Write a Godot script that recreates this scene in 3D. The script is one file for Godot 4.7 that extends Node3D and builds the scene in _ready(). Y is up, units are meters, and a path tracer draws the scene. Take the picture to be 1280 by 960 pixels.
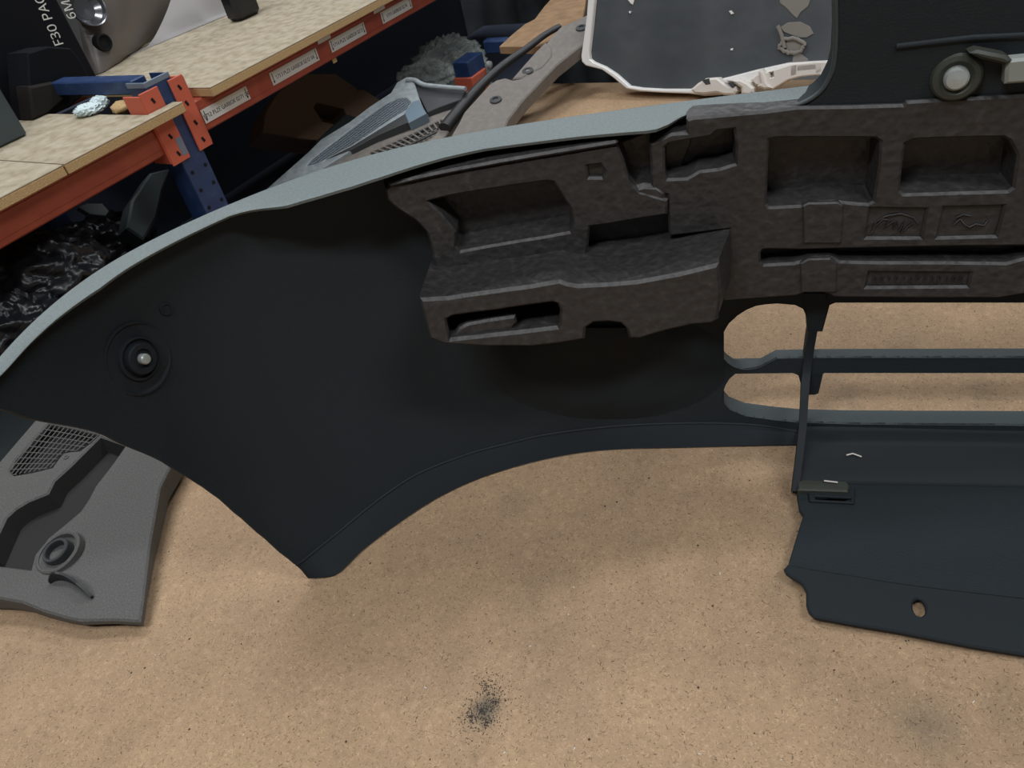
extends Node3D
# An upright car bumper seen from its inside on a fibreboard bench, pallet racking behind.
# Measured outlines are laid onto real surfaces: the bench plane, the racking's planes, the bumper's curved skin.

const EYE := Vector3(0, 0.9, 0)
const FOCAL := 960.0
var ix: Vector3
var iy: Vector3
var fw: Vector3
var ru: Vector3      # along the racking beams
var rn: Vector3      # out of the racking, towards the bench
var rng := RandomNumberGenerator.new()
var M := {}
var names := {}
# the bumper's plan curve: length, place, inward normal
var cs := PackedFloat32Array()
var cp := PackedVector2Array()
var cn := PackedVector2Array()
var bumper := {}

func _ready() -> void:
	rng.seed = 7
	# ---- camera, light, exposure
	var pitch := deg_to_rad(38.0)
	var roll := deg_to_rad(14.0)
	fw = Vector3(0, -sin(pitch), -cos(pitch))
	var up := Vector3(0, cos(pitch), -sin(pitch))
	ix = Vector3.RIGHT * cos(roll) - up * sin(roll)
	iy = -Vector3.RIGHT * sin(roll) - up * cos(roll)
	var cam := Camera3D.new()
	cam.name = "camera"
	cam.transform = Transform3D(Basis(ix, -iy, -fw), EYE)
	cam.fov = rad_to_deg(2.0 * atan(480.0 / FOCAL))
	cam.near = 0.05
	cam.far = 60
	add_child(cam)
	cam.current = true
	var env := Environment.new()
	env.background_mode = Environment.BG_COLOR
	env.background_color = Color(0.02, 0.022, 0.025)
	env.tonemap_mode = Environment.TONE_MAPPER_LINEAR
	env.tonemap_exposure = 1.42
	env.sdfgi_enabled = true
	env.ssao_enabled = true
	env.ssil_enabled = true
	var we := WorldEnvironment.new()
	we.name = "world_environment"
	we.environment = env
	add_child(we)
	var a := deg_to_rad(38.0)
	ru = Vector3(sin(a), 0, -cos(a))
	rn = Vector3(cos(a), 0, sin(a))
	make_materials()
	# ceiling lamps: place, turn, energy
	var lamps := [
		[Vector3(-1.1, 3.15, -2.2), 0.0, 3.0],
		[Vector3(1.6, 3.15, -2.6), 0.0, 3.0],
		[Vector3(-1.1, 3.15, 0.6), 0.0, 4.3],
		[Vector3(1.6, 3.15, 0.6), 0.0, 3.4],
		[Vector3(0.6, 3.15, -5.2), 0.0, 3.0],
	]
	var words := ["nearest the shelving, above the left of the bench", "above the far right of the bench", "behind the viewer on the left", "behind the viewer on the right", "beyond the far end of the bench"]
	for i in lamps.size():
		ceiling_lamp(lamps[i][0], lamps[i][2], "long white ceiling lamp fitting " + words[i])
	# ---- setting
	shell()
	bench()
	# ---- the bumper and what stands round it
	set_curve()
	bumper_cover()
	loose_cowl()
	shelving()
	shelf_goods()
	under_shelf_goods()
	far_end()
	scraps()

# ------------------------------------------------------------------ nodes
func numbered(n: String) -> String:
	var k: int = names.get(n, 0)
	names[n] = k + 1
	return n if k == 0 else "%s_%03d" % [n, k]

func thing(called: String, label: String, category: String, at: Vector3, group := "") -> Node3D:
	var o := Node3D.new()
	o.name = numbered(called)
	add_child(o)
	o.position = at
	o.set_meta("label", label)
	o.set_meta("category", category)
	if group != "":
		o.set_meta("group", group)
	return o

func part(called: String, st: SurfaceTool, m: Material, parent: Node3D, kind := "", label := "") -> MeshInstance3D:
	var o := MeshInstance3D.new()
	o.name = called
	o.mesh = st.commit()
	o.material_override = m
	parent.add_child(o, true)
	var off := Vector3.ZERO
	var p: Node = parent
	while p is Node3D and p != self:
		off -= (p as Node3D).position
		p = p.get_parent()
	o.position = off
	if kind != "":
		o.set_meta("kind", kind)
	if label != "":
		o.set_meta("label", label)
	return o

func struct(called: String, st: SurfaceTool, m: Material, label: String, category: String) -> MeshInstance3D:
	var o := part(called, st, m, self, "structure", label)
	o.set_meta("category", category)
	return o

func sole(called: String, st: SurfaceTool, m: Material, label: String, category: String, group := "", kind := "") -> MeshInstance3D:
	var o := part(numbered(called), st, m, self, kind, label)
	o.set_meta("category", category)
	if group != "":
		o.set_meta("group", group)
	return o

# ------------------------------------------------------------------ geometry helpers
func begin() -> SurfaceTool:
	var st := SurfaceTool.new()
	st.begin(Mesh.PRIMITIVE_TRIANGLES)
	return st

func P(a: Array) -> PackedVector2Array:
	var r := PackedVector2Array()
	for i in range(0, a.size(), 2):
		r.append(Vector2(a[i], a[i + 1]))
	return r

func ray(p: Vector2) -> Vector3:
	return ix * ((p.x - 640.0) / FOCAL) + iy * ((p.y - 480.0) / FOCAL) + fw

func hit(p: Vector2, h: float) -> Vector3:
	var d := ray(p)
	return EYE + d * ((h - EYE.y) / d.y)

func smooth(p: PackedVector2Array, n: int) -> PackedVector2Array:
	var q := PackedVector3Array()
	for v in p:
		q.append(Vector3(v.x, v.y, 0))
	var r := PackedVector2Array()
	for v in resampled(q, n):
		r.append(Vector2(v.x, v.y))
	return r

func hits(p: PackedVector2Array, h: float) -> PackedVector3Array:
	var r := PackedVector3Array()
	for q in p:
		r.append(hit(q, h))
	return r

func onto(p: Vector2, o: Vector3, n: Vector3) -> Vector3:
	var d := ray(p)
	return EYE + d * ((o - EYE).dot(n) / d.dot(n))

func rk(u: float, y: float, w: float) -> Vector3:
	return ru * u + rn * w + Vector3(0, y, 0)

func tri(st: SurfaceTool, a: Vector3, b: Vector3, c: Vector3, na: Vector3, nb: Vector3, nc: Vector3, ua := Vector2.ZERO, ub := Vector2.ZERO, uc := Vector2.ZERO) -> void:
	var g := (b - a).cross(c - a)
	if g.length_squared() < 1e-16:
		return
	var flip := g.dot(na + nb + nc) > 0.0
	st.set_normal(na); st.set_uv(ua); st.add_vertex(a)
	if flip:
		st.set_normal(nc); st.set_uv(uc); st.add_vertex(c)
		st.set_normal(nb); st.set_uv(ub); st.add_vertex(b)
	else:
		st.set_normal(nb); st.set_uv(ub); st.add_vertex(b)
		st.set_normal(nc); st.set_uv(uc); st.add_vertex(c)

func quad(st: SurfaceTool, a: Vector3, b: Vector3, c: Vector3, d: Vector3, n: Vector3) -> void:
	tri(st, a, b, c, n, n, n)
	tri(st, a, c, d, n, n, n)

# a box on its own axes, with chamfered edges
func bx(st: SurfaceTool, c: Vector3, size: Vector3, b := Basis.IDENTITY, ch := 0.003) -> void:
	var h := size / 2.0
	ch = minf(ch, minf(h.x, minf(h.y, h.z)) * 0.45)
	for axis in 3:
		for s in [-1.0, 1.0]:
			var n := Vector3.ZERO
			n[axis] = s
			var e := (axis + 1) % 3
			var f := (axis + 2) % 3
			var q := []
			for k in [[-1, -1], [1, -1], [1, 1], [-1, 1]]:
				var v := Vector3.ZERO
				v[axis] = s * h[axis]
				v[e] = k[0] * (h[e] - ch)
				v[f] = k[1] * (h[f] - ch)
				q.append(c + b * v)
			quad(st, q[0], q[1], q[2], q[3], b * n)
	for axis in 3:
		var e := (axis + 1) % 3
		var f := (axis + 2) % 3
		for s in [-1.0, 1.0]:
			for t in [-1.0, 1.0]:
				var q := []
				for k in [[-1, 0], [1, 0], [1, 1], [-1, 1]]:
					var v := Vector3.ZERO
					v[axis] = k[0] * (h[axis] - ch)
					v[e] = s * (h[e] - (ch if k[1] else 0.0))
					v[f] = t * (h[f] - (0.0 if k[1] else ch))
					q.append(c + b * v)
				var n := Vector3.ZERO
				n[e] = s
				n[f] = t
				quad(st, q[0], q[1], q[2], q[3], (b * n).normalized())
	for s in [-1.0, 1.0]:
		for t in [-1.0, 1.0]:
			for r in [-1.0, 1.0]:
				var k := Vector3(s, t, r)
				var n := (b * k).normalized()
				tri(st, c + b * (k * (h - Vector3(0, ch, ch))), c + b * (k * (h - Vector3(ch, 0, ch))), c + b * (k * (h - Vector3(ch, ch, 0))), n, n, n)

# racking box: ranges along the beams (u), up (y), out (w)
func rbox(st: SurfaceTool, u0: float, u1: float, y0: float, y1: float, w0: float, w1: float, ch := 0.003) -> void:
	bx(st, rk((u0 + u1) / 2, (y0 + y1) / 2, (w0 + w1) / 2), Vector3(u1 - u0, y1 - y0, w1 - w0), Basis(ru, Vector3.UP, rn), ch)

func frame_of(axis: Vector3) -> Basis:
	var z := axis.normalized()
	var x := z.cross(Vector3.UP if absf(z.y) < 0.9 else Vector3.RIGHT).normalized()
	return Basis(x, z.cross(x), z)

# a turned shape: profile of (radius, height) along the axis
func lathe(st: SurfaceTool, at: Vector3, axis: Vector3, prof: Array, seg := 28, b := Basis.IDENTITY) -> void:
	var f := frame_of(axis) if b == Basis.IDENTITY else b
	for i in prof.size() - 1:
		var p: Vector2 = prof[i]
		var q: Vector2 = prof[i + 1]
		var t := (q - p)
		if t.length() < 1e-6:
			continue
		var nr := t.y / t.length()
		var nz := -t.x / t.length()
		for k in seg:
			var a0 := TAU * k / seg
			var a1 := TAU * (k + 1) / seg
			var d0 := f.x * cos(a0) + f.y * sin(a0)
			var d1 := f.x * cos(a1) + f.y * sin(a1)
			var n0 := d0 * nr + f.z * nz
			var n1 := d1 * nr + f.z * nz
			var v := [at + d0 * p.x + f.z * p.y, at + d1 * p.x + f.z * p.y, at + d1 * q.x + f.z * q.y, at + d0 * q.x + f.z * q.y]
			tri(st, v[0], v[1], v[2], n0, n1, n1)
			tri(st, v[0], v[2], v[3], n0, n1, n0)

func tube(st: SurfaceTool, pts: PackedVector3Array, r: float, seg := 8, flat := 1.0, r1 := -1.0) -> void:
	if r1 < 0.0:
		r1 = r
	var rings := []
	var last := Vector3.ZERO
	for i in pts.size():
		var t := (pts[mini(i + 1, pts.size() - 1)] - pts[maxi(i - 1, 0)]).normalized()
		var x := t.cross(Vector3.UP if absf(t.y) < 0.95 else Vector3.RIGHT).normalized()
		if last != Vector3.ZERO:
			x = (last - t * last.dot(t)).normalized()
		last = x
		var y := t.cross(x)
		var rr := lerpf(r, r1, float(i) / maxf(pts.size() - 1, 1))
		var ring := []
		for k in seg:
			var a := TAU * k / seg
			var n := (x * cos(a) + y * sin(a) / flat).normalized()
			ring.append([pts[i] + (x * cos(a) + y * sin(a) * flat) * rr, n])
		rings.append([ring, t])
	for i in rings.size() - 1:
		for k in seg:
			var p = rings[i][0][k]
			var q = rings[i][0][(k + 1) % seg]
			var r2 = rings[i + 1][0][(k + 1) % seg]
			var s = rings[i + 1][0][k]
			tri(st, p[0], q[0], r2[0], p[1], q[1], r2[1])
			tri(st, p[0], r2[0], s[0], p[1], r2[1], s[1])
	for e in [0, rings.size() - 1]:
		var n: Vector3 = rings[e][1] * (-1.0 if e == 0 else 1.0)
		for k in seg:
			tri(st, pts[e], rings[e][0][k][0], rings[e][0][(k + 1) % seg][0], n, n, n)

# a sheet of given thickness through rows of points
func sheet(st: SurfaceTool, rows: Array, thick: float, face: Vector3) -> void:
	var nr := rows.size()
	var nc: int = rows[0].size()
	var nn := []
	for i in nr:
		var line := PackedVector3Array()
		for j in nc:
			var du: Vector3 = rows[i][mini(j + 1, nc - 1)] - rows[i][maxi(j - 1, 0)]
			var dv: Vector3 = rows[mini(i + 1, nr - 1)][j] - rows[maxi(i - 1, 0)][j]
			var n := du.cross(dv).normalized()
			line.append(n)
		nn.append(line)
	var sgn := 1.0 if (nn[nr / 2][nc / 2] as Vector3).dot(face) > 0.0 else -1.0
	for i in nr - 1:
		for j in nc - 1:
			var id := [[i, j], [i, j + 1], [i + 1, j + 1], [i + 1, j]]
			var v := []
			var n := []
			for k in id:
				v.append(rows[k[0]][k[1]])
				n.append(nn[k[0]][k[1]] * sgn)
			tri(st, v[0], v[1], v[2], n[0], n[1], n[2])
			tri(st, v[0], v[2], v[3], n[0], n[2], n[3])
			if thick > 0.0:
				for k in 4:
					v[k] -= n[k] * thick
					n[k] = -n[k]
				tri(st, v[0], v[1], v[2], n[0], n[1], n[2])
				tri(st, v[0], v[2], v[3], n[0], n[2], n[3])
	if thick <= 0.0:
		return
	var rim := []
	for j in nc: rim.append([0, j])
	for i in range(1, nr): rim.append([i, nc - 1])
	for j in range(nc - 2, -1, -1): rim.append([nr - 1, j])
	for i in range(nr - 2, 0, -1): rim.append([i, 0])
	var mid: Vector3 = rows[nr / 2][nc / 2]
	for k in rim.size():
		var a = rim[k]
		var b = rim[(k + 1) % rim.size()]
		var pa: Vector3 = rows[a[0]][a[1]]
		var pb: Vector3 = rows[b[0]][b[1]]
		var na: Vector3 = nn[a[0]][a[1]] * sgn
		var nb: Vector3 = nn[b[0]][b[1]] * sgn
		var out := (pb - pa).cross(na).normalized()
		if out.dot(pa - mid) < 0.0:
			out = -out
		quad(st, pa, pb, pb - nb * thick, pa - na * thick, out)

# ---- charts: a surface with two coordinates and a depth towards the viewer's side
func plane_chart(o: Vector3, n: Vector3, u: Vector3, hf = null) -> Dictionary:
	n = n.normalized()
	u = (u - n * u.dot(n)).normalized()
	var v := n.cross(u)
	var at := func(x: float, y: float, d: float) -> Vector3:
		return o + u * x + v * y + n * (d + (hf.call(x, y) if hf != null else 0.0))
	var px := func(p: Vector2, d: float) -> Vector2:
		var w := onto(p, o + n * d, n) - o
		return Vector2(w.dot(u), w.dot(v))
	return {"at": at, "px": px, "flat": hf == null}

func area(p: PackedVector2Array) -> float:
	var s := 0.0
	for i in p.size():
		s += p[i].cross(p[(i + 1) % p.size()])
	return s

func dense(p: PackedVector2Array, step: float) -> PackedVector2Array:
	var r := PackedVector2Array()
	if area(p) < 0.0:
		p.reverse()
	for i in p.size():
		var a := p[i]
		var b := p[(i + 1) % p.size()]
		var n := maxi(1, ceili(a.distance_to(b) / step))
		for k in n:
			r.append(a.lerp(b, float(k) / n))
	return r

# outward normals of a closed outline, at each corner: [for the edge before, for the edge after]
func corner_normals(p: PackedVector2Array) -> Array:
	var r := []
	var n := p.size()
	for i in n:
		var a := (p[i] - p[(i + n - 1) % n]).normalized()
		var b := (p[(i + 1) % n] - p[i]).normalized()
		var na := Vector2(a.y, -a.x)
		var nb := Vector2(b.y, -b.x)
		if na.dot(nb) > 0.75:
			var m := (na + nb).normalized()
			r.append([m, m])
		else:
			r.append([na, nb])
	return r

func grown(p: PackedVector2Array, by: float) -> PackedVector2Array:
	var r := PackedVector2Array()
	var n := corner_normals(p)
	for i in p.size():
		var s: Vector2 = n[i][0] + n[i][1]
		var l := maxf(s.length(), 0.7)
		r.append(p[i] + s / l * by * clampf(2.0 / l, 1.0, 1.6))
	return r

func normal_at(ch: Dictionary, p: Vector2, d: float) -> Vector3:
	var e := 0.0015
	var at: Callable = ch.at
	var c: Vector3 = at.call(p.x, p.y, d)
	var a: Vector3 = at.call(p.x + e, p.y, d) - at.call(p.x - e, p.y, d)
	var b: Vector3 = at.call(p.x, p.y + e, d) - at.call(p.x, p.y - e, d)
	var n := a.cross(b).normalized()
	var o: Vector3 = at.call(p.x, p.y, d + e) - c
	return n if n.dot(o) > 0.0 else -n

func fill_cell(st: SurfaceTool, ch: Dictionary, cell: Rect2, outer: PackedVector2Array, holes: Array, d: float, sgn: float, deep: int) -> void:
	var c := PackedVector2Array([cell.position, cell.position + Vector2(cell.size.x, 0), cell.end, cell.position + Vector2(0, cell.size.y)])
	var bits: Array = Geometry2D.intersect_polygons(c, outer)
	for h in holes:
		var next := []
		for b in bits:
			next.append_array(Geometry2D.clip_polygons(b, h))
		bits = next
	for b in bits:
		if Geometry2D.is_polygon_clockwise(b) and deep < 8:
			var s := cell.size / 2.0
			for k in [[0, 0], [1, 0], [0, 1], [1, 1]]:
				fill_cell(st, ch, Rect2(cell.position + Vector2(s.x * k[0], s.y * k[1]), s), outer, holes, d, sgn, deep + 1)
			return
	var at: Callable = ch.at
	for b in bits:
		var t := Geometry2D.triangulate_polygon(b)
		if t.is_empty():
			continue
		var v := []
		var n := []
		for q in b:
			v.append(at.call(q.x, q.y, d))
			n.append(normal_at(ch, q, d) * sgn)
		for k in range(0, t.size(), 3):
			tri(st, v[t[k]], v[t[k + 1]], v[t[k + 2]], n[t[k]], n[t[k + 1]], n[t[k + 2]], b[t[k]], b[t[k + 1]], b[t[k + 2]])

func fill(st: SurfaceTool, ch: Dictionary, outer: PackedVector2Array, holes: Array, d: float, cell: float, sgn := 1.0) -> void:
	var r := Rect2(outer[0], Vector2.ZERO)
	for p in outer:
		r = r.expand(p)
	r = r.grow(0.001)
	var nx := maxi(1, ceili(r.size.x / cell))
	var ny := maxi(1, ceili(r.size.y / cell))
	var s := r.size / Vector2(nx, ny)
	for i in nx:
		for j in ny:
			fill_cell(st, ch, Rect2(r.position + s * Vector2(i, j), s), outer, holes, d, sgn, 0)

func walls(st: SurfaceTool, ch: Dictionary, p0: PackedVector2Array, d0: float, p1: PackedVector2Array, d1: float, sgn: float) -> void:
	var nn := corner_normals(p0)
	var at: Callable = ch.at
	var n := p0.size()
	for i in n:
		var j := (i + 1) % n
		var a: Vector3 = at.call(p0[i].x, p0[i].y, d0)
		var b: Vector3 = at.call(p0[j].x, p0[j].y, d0)
		var c: Vector3 = at.call(p1[j].x, p1[j].y, d1)
		var e: Vector3 = at.call(p1[i].x, p1[i].y, d1)
		var na := wall_normal(at, p0[i], nn[i][1], d0, d1, p1[i] - p0[i]) * sgn
		var nb := wall_normal(at, p0[j], nn[j][0], d0, d1, p1[j] - p0[j]) * sgn
		tri(st, a, b, c, na, nb, nb)
		tri(st, a, c, e, na, nb, na)

func wall_normal(at: Callable, p: Vector2, n: Vector2, d0: float, d1: float, shift: Vector2) -> Vector3:
	var o: Vector3 = at.call(p.x, p.y, d0)
	var out: Vector3 = (at.call(p.x + n.x * 0.002, p.y + n.y * 0.002, d0) - o).normalized()
	var up: Vector3 = (at.call(p.x, p.y, d0 + 0.002) - o).normalized()
	# slope: how far the wall leans outwards for its depth
	var run := shift.dot(n)
	var drop := d0 - d1
	return (out * absf(drop) + up * run * signf(drop)).normalized()

# a raised or pierced shape on a chart. holes: [outline, floor depth or null for a hole right through]
func block(st: SurfaceTool, ch: Dictionary, outline: PackedVector2Array, d1: float, d0: float, holes := [], bev := 0.002, cell := 0.03, pixels := true, back := false) -> void:
	var px: Callable = ch.px
	var conv := func(q: PackedVector2Array) -> PackedVector2Array:
		var r := PackedVector2Array()
		for p in q:
			r.append(px.call(p, d1) if pixels else p)
		return dense(r, 10.0 if ch.flat else 0.02)
	if ch.flat:
		cell = 10.0
	var o: PackedVector2Array = conv.call(outline)
	var top := grown(o, -bev) if bev > 0.0 else o
	var open := []
	var backs := []
	for h in holes:
		var q: PackedVector2Array = conv.call(h[0])
		var w := grown(q, bev) if bev > 0.0 else q
		open.append(w)
		if bev > 0.0:
			walls(st, ch, q, d1 - bev, w, d1, -1.0)
		var low: float = d0 if h[1] == null else h[1]
		var lean: float = h[2] if h.size() > 2 else 0.0
		var q2 := grown(q, -lean) if lean > 0.0 else q
		walls(st, ch, q, d1 - bev, q2, low, -1.0)
		if h[1] != null:
			fill(st, ch, q2, [], low, cell)
		else:
			backs.append(q)
	fill(st, ch, top, open, d1, cell)
	if bev > 0.0:
		walls(st, ch, o, d1 - bev, top, d1, 1.0)
	walls(st, ch, o, d1 - bev, o, d0, 1.0)
	if back:
		fill(st, ch, o, backs, d0, cell, -1.0)

func ellipse(c: Vector2, a: float, b: float, turn := 0.0, n := 20) -> PackedVector2Array:
	var r := PackedVector2Array()
	for k in n:
		r.append(c + Vector2(a * cos(TAU * k / n), b * sin(TAU * k / n)).rotated(turn))
	return r

func letters(text: String, size: float, depth: float, font := "Droid Sans") -> TextMesh:
	var t := TextMesh.new()
	var f := SystemFont.new()
	f.font_names = PackedStringArray([font])
	t.font = f
	t.text = text
	t.font_size = 32
	t.pixel_size = size / 32.0
	t.depth = depth
	return t

func lettering(called: String, text: String, size: float, at: Vector3, right: Vector3, normal: Vector3, m: Material, parent: Node3D, depth := 0.0008) -> void:
	var o := MeshInstance3D.new()
	o.name = called
	o.mesh = letters(text, size, depth)
	o.material_override = m
	parent.add_child(o, true)
	var n := normal.normalized()
	var x := (right - n * right.dot(n)).normalized()
	var off := Vector3.ZERO
	var p: Node = parent
	while p is Node3D and p != self:
		off -= (p as Node3D).position
		p = p.get_parent()
	o.transform = Transform3D(Basis(x, n.cross(x), n), at + off)

# ------------------------------------------------------------------ materials
func noise(freq: float, kind := FastNoiseLite.TYPE_SIMPLEX_SMOOTH, octaves := 3, sd := 1) -> FastNoiseLite:
	var n := FastNoiseLite.new()
	n.noise_type = kind
	n.frequency = freq
	n.fractal_octaves = octaves
	n.seed = sd
	return n

func noise_tex(n: FastNoiseLite, size := 512, ramp: Array = [], bump := 0.0) -> NoiseTexture2D:
	var t := NoiseTexture2D.new()
	t.width = size
	t.height = size
	t.seamless = true
	t.noise = n
	if bump > 0.0:
		t.as_normal_map = true
		t.bump_strength = bump
	elif ramp.size():
		var g := Gradient.new()
		var at := PackedFloat32Array()
		var col := PackedColorArray()
		for k in ramp:
			at.append(k[0])
			col.append(k[1])
		g.offsets = at
		g.colors = col
		t.color_ramp = g
	return t

func g8(r: float, g: float, b: float) -> Color:
	return Color(r / 255.0, g / 255.0, b / 255.0)

func plain(called: String, c: Color, rough := 0.6, metal := 0.0, spec := 0.5) -> StandardMaterial3D:
	var m := StandardMaterial3D.new()
	m.resource_name = called
	m.albedo_color = c
	m.roughness = rough
	m.metallic = metal
	m.metallic_specular = spec
	M[called] = m
	return m

func tex(m: StandardMaterial3D, albedo: Texture2D, normal: Texture2D, scale: float, depth := 1.0) -> void:
	m.uv1_triplanar = true
	m.uv1_world_triplanar = true
	m.uv1_scale = Vector3.ONE * scale
	if albedo:
		m.albedo_texture = albedo
		m.albedo_color = Color.WHITE
	if normal:
		m.normal_enabled = true
		m.normal_texture = normal
		m.normal_scale = depth

func make_materials() -> void:
	var grain := noise_tex(noise(0.09, FastNoiseLite.TYPE_SIMPLEX, 2, 3), 512, [], 3.0)
	var beads := noise_tex(noise(0.035, FastNoiseLite.TYPE_CELLULAR, 2, 5), 512, [], 5.0)
	var soft := noise_tex(noise(0.012, FastNoiseLite.TYPE_SIMPLEX_SMOOTH, 3, 9), 512, [], 6.0)
	var m := plain("black_plastic", g8(33, 40, 44), 0.68, 0.0, 0.4)
	tex(m, null, grain, 5.0, 0.25)
	m = plain("black_smooth", g8(30, 36, 40), 0.68, 0.0, 0.4)
	plain("black_matte", g8(38, 43, 47), 0.85, 0.0, 0.3)
	plain("powder_black", g8(58, 50, 47), 0.9)
	plain("deep_shade", g8(66, 74, 92), 0.9)  # blue-grey that paints the hazy shade under the shelf
	m = plain("foam", Color.WHITE, 0.5)
	tex(m, noise_tex(noise(0.05, FastNoiseLite.TYPE_CELLULAR, 2, 8), 512, [[0.0, g8(42, 40, 40)], [0.6, g8(55, 53, 52)], [1.0, g8(74, 71, 69)]]), beads, 3.5, 0.8)
	m = plain("dusty_lit_flange", Color.WHITE, 0.55)  # black plastic greyed for dust and for light reflected off its top
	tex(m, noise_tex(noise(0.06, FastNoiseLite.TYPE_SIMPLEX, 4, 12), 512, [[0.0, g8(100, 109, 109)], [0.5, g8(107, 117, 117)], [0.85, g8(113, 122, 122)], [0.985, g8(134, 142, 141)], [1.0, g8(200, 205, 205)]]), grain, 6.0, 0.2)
	m = plain("dusty_lit_black", g8(60, 68, 70), 0.55)  # lighter black: some dust, plus the lit look of upward faces
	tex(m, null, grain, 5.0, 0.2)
	m = plain("cowl_grey", Color.WHITE, 0.75)
	tex(m, noise_tex(noise(0.11, FastNoiseLite.TYPE_SIMPLEX, 4, 21), 512, [[0.0, g8(76, 75, 74)], [0.45, g8(85, 84, 82)], [0.75, g8(92, 91, 88)], [0.9, g8(106, 104, 100)], [0.97, g8(120, 118, 112)], [1.0, g8(200, 196, 186)]]), grain, 4.0, 0.4)
	m = plain("cowl_brown", Color.WHITE, 0.7)
	tex(m, noise_tex(noise(0.02, FastNoiseLite.TYPE_SIMPLEX, 4, 22), 512, [[0.0, g8(112, 106, 100)], [0.6, g8(120, 114, 108)], [1.0, g8(130, 123, 115)]]), grain, 3.0, 0.3)
	m = plain("cowl_light", Color.WHITE, 0.6)
	tex(m, noise_tex(noise(0.02, FastNoiseLite.TYPE_SIMPLEX, 4, 23), 512, [[0.0, g8(134, 142, 146)], [0.6, g8(154, 162, 165)], [1.0, g8(174, 180, 180)]]), grain, 3.0, 0.3)
	plain("mesh_grey", g8(120, 130, 138), 0.6)
	plain("cowl_dark", g8(58, 60, 62), 0.6)
	plain("rubber", g8(34, 35, 37), 0.5)
	plain("soot", g8(24, 25, 28), 0.8)
	plain("bolt", g8(176, 182, 178), 0.4, 0.3)
	plain("olive_black", g8(58, 62, 54), 0.55)
	plain("pale_grey", g8(150, 156, 150), 0.5)
	m = plain("white_paint", g8(232, 230, 226), 0.35)
	plain("white_dull", g8(214, 208, 200), 0.6)
	m = plain("panel_dark", Color.WHITE, 0.5)
	tex(m, noise_tex(noise(0.008, FastNoiseLite.TYPE_SIMPLEX_SMOOTH, 4, 31), 512, [[0.0, g8(58, 64, 70)], [0.5, g8(70, 75, 79)], [1.0, g8(88, 92, 95)]]), soft, 1.2, 0.3)
	plain("adhesive", g8(128, 124, 117), 0.8)
	m = plain("orange_steel", Color.WHITE, 0.45)
	tex(m, noise_tex(noise(0.012, FastNoiseLite.TYPE_SIMPLEX_SMOOTH, 4, 41), 512, [[0.0, g8(158, 72, 54)], [0.6, g8(170, 80, 60)], [1.0, g8(188, 102, 80)]]), soft, 2.0, 0.15)
	plain("orange_bright", g8(200, 98, 74), 0.5)
	m = plain("blue_steel", Color.WHITE, 0.45)
	tex(m, noise_tex(noise(0.02, FastNoiseLite.TYPE_SIMPLEX_SMOOTH, 4, 42), 512, [[0.0, g8(30, 50, 88)], [0.7, g8(40, 62, 102)], [1.0, g8(76, 96, 130)]]), soft, 2.0, 0.15)
	plain("scuffed_blue", g8(120, 134, 150), 0.5, 0.2)
	plain("hole", g8(10, 11, 14), 0.9)
	m = plain("shelf_chipboard", Color.WHITE, 0.7)
	tex(m, noise_tex(noise(0.015, FastNoiseLite.TYPE_SIMPLEX, 5, 51), 512, [[0.0, g8(148, 134, 110)], [0.4, g8(168, 156, 133)], [0.7, g8(177, 165, 143)], [1.0, g8(188, 178, 158)]]), grain, 2.5, 0.2)
	m = plain("chipboard_edge", Color.WHITE, 0.85)
	tex(m, noise_tex(noise(0.08, FastNoiseLite.TYPE_SIMPLEX, 4, 52), 512, [[0.0, g8(160, 122, 80)], [0.5, g8(190, 160, 114)], [1.0, g8(208, 184, 142)]]), grain, 6.0, 1.0)
	plain("label_paper", g8(224, 226, 224), 0.6)
	plain("ink", g8(34, 34, 40), 0.7)
	plain("paint_pen", g8(214, 214, 206), 0.6)
	m = plain("cardboard", Color.WHITE, 0.85)
	tex(m, noise_tex(noise(0.015, FastNoiseLite.TYPE_SIMPLEX_SMOOTH, 4, 61), 512, [[0.0, g8(132, 104, 76)], [1.0, g8(164, 132, 98)]]), grain, 2.0, 0.2)
	plain("cardboard_box", g8(150, 124, 100), 0.85)
	plain("black_gloss", g8(22, 23, 26), 0.18)
	plain("black_bag", g8(22, 24, 28), 0.36)
	plain("gap_shade", g8(38, 45, 47), 0.8)  # painted shade tone of the gap beside the bench
	plain("black_card", g8(16, 17, 22), 0.85, 0.0, 0.3)
	plain("slate_box", g8(62, 72, 74), 0.6)
	m = plain("taupe_paint", g8(104, 97, 92), 0.28)
	plain("taupe_dark", g8(40, 37, 34), 0.8, 0.0, 0.3)
	plain("silver_paint", g8(156, 152, 150), 0.45)
	m = plain("film", Color(0.78, 0.82, 0.80, 0.34), 0.3)
	m.transparency = BaseMaterial3D.TRANSPARENCY_ALPHA
	plain("blue_grey", g8(110, 128, 140), 0.4)
	plain("yellow_tag", g8(222, 190, 130), 0.6)
	plain("cream", g8(208, 194, 160), 0.7)
	plain("chrome", g8(120, 122, 126), 0.22, 0.8)
	plain("trough_black", g8(35, 34, 32), 0.8)
	plain("rag_white", g8(206, 222, 224), 0.6)
	plain("concrete", g8(110, 108, 104), 0.8)
	plain("wall_paint", g8(150, 150, 148), 0.85)
	plain("ceiling_paint", g8(170, 170, 168), 0.85)
	plain("lamp_body", g8(210, 210, 210), 0.5)
	var e := plain("lamp_glow", g8(240, 244, 250), 0.5)
	e.emission_enabled = true
	e.emission = g8(240, 244, 255)
	e.emission_energy_multiplier = 1.5
	var beige := plain("fibreboard", Color.WHITE, 0.85)
	beige.albedo_texture = bench_stains()
	beige.detail_enabled = true
	beige.detail_blend_mode = BaseMaterial3D.BLEND_MODE_MUL
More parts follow.
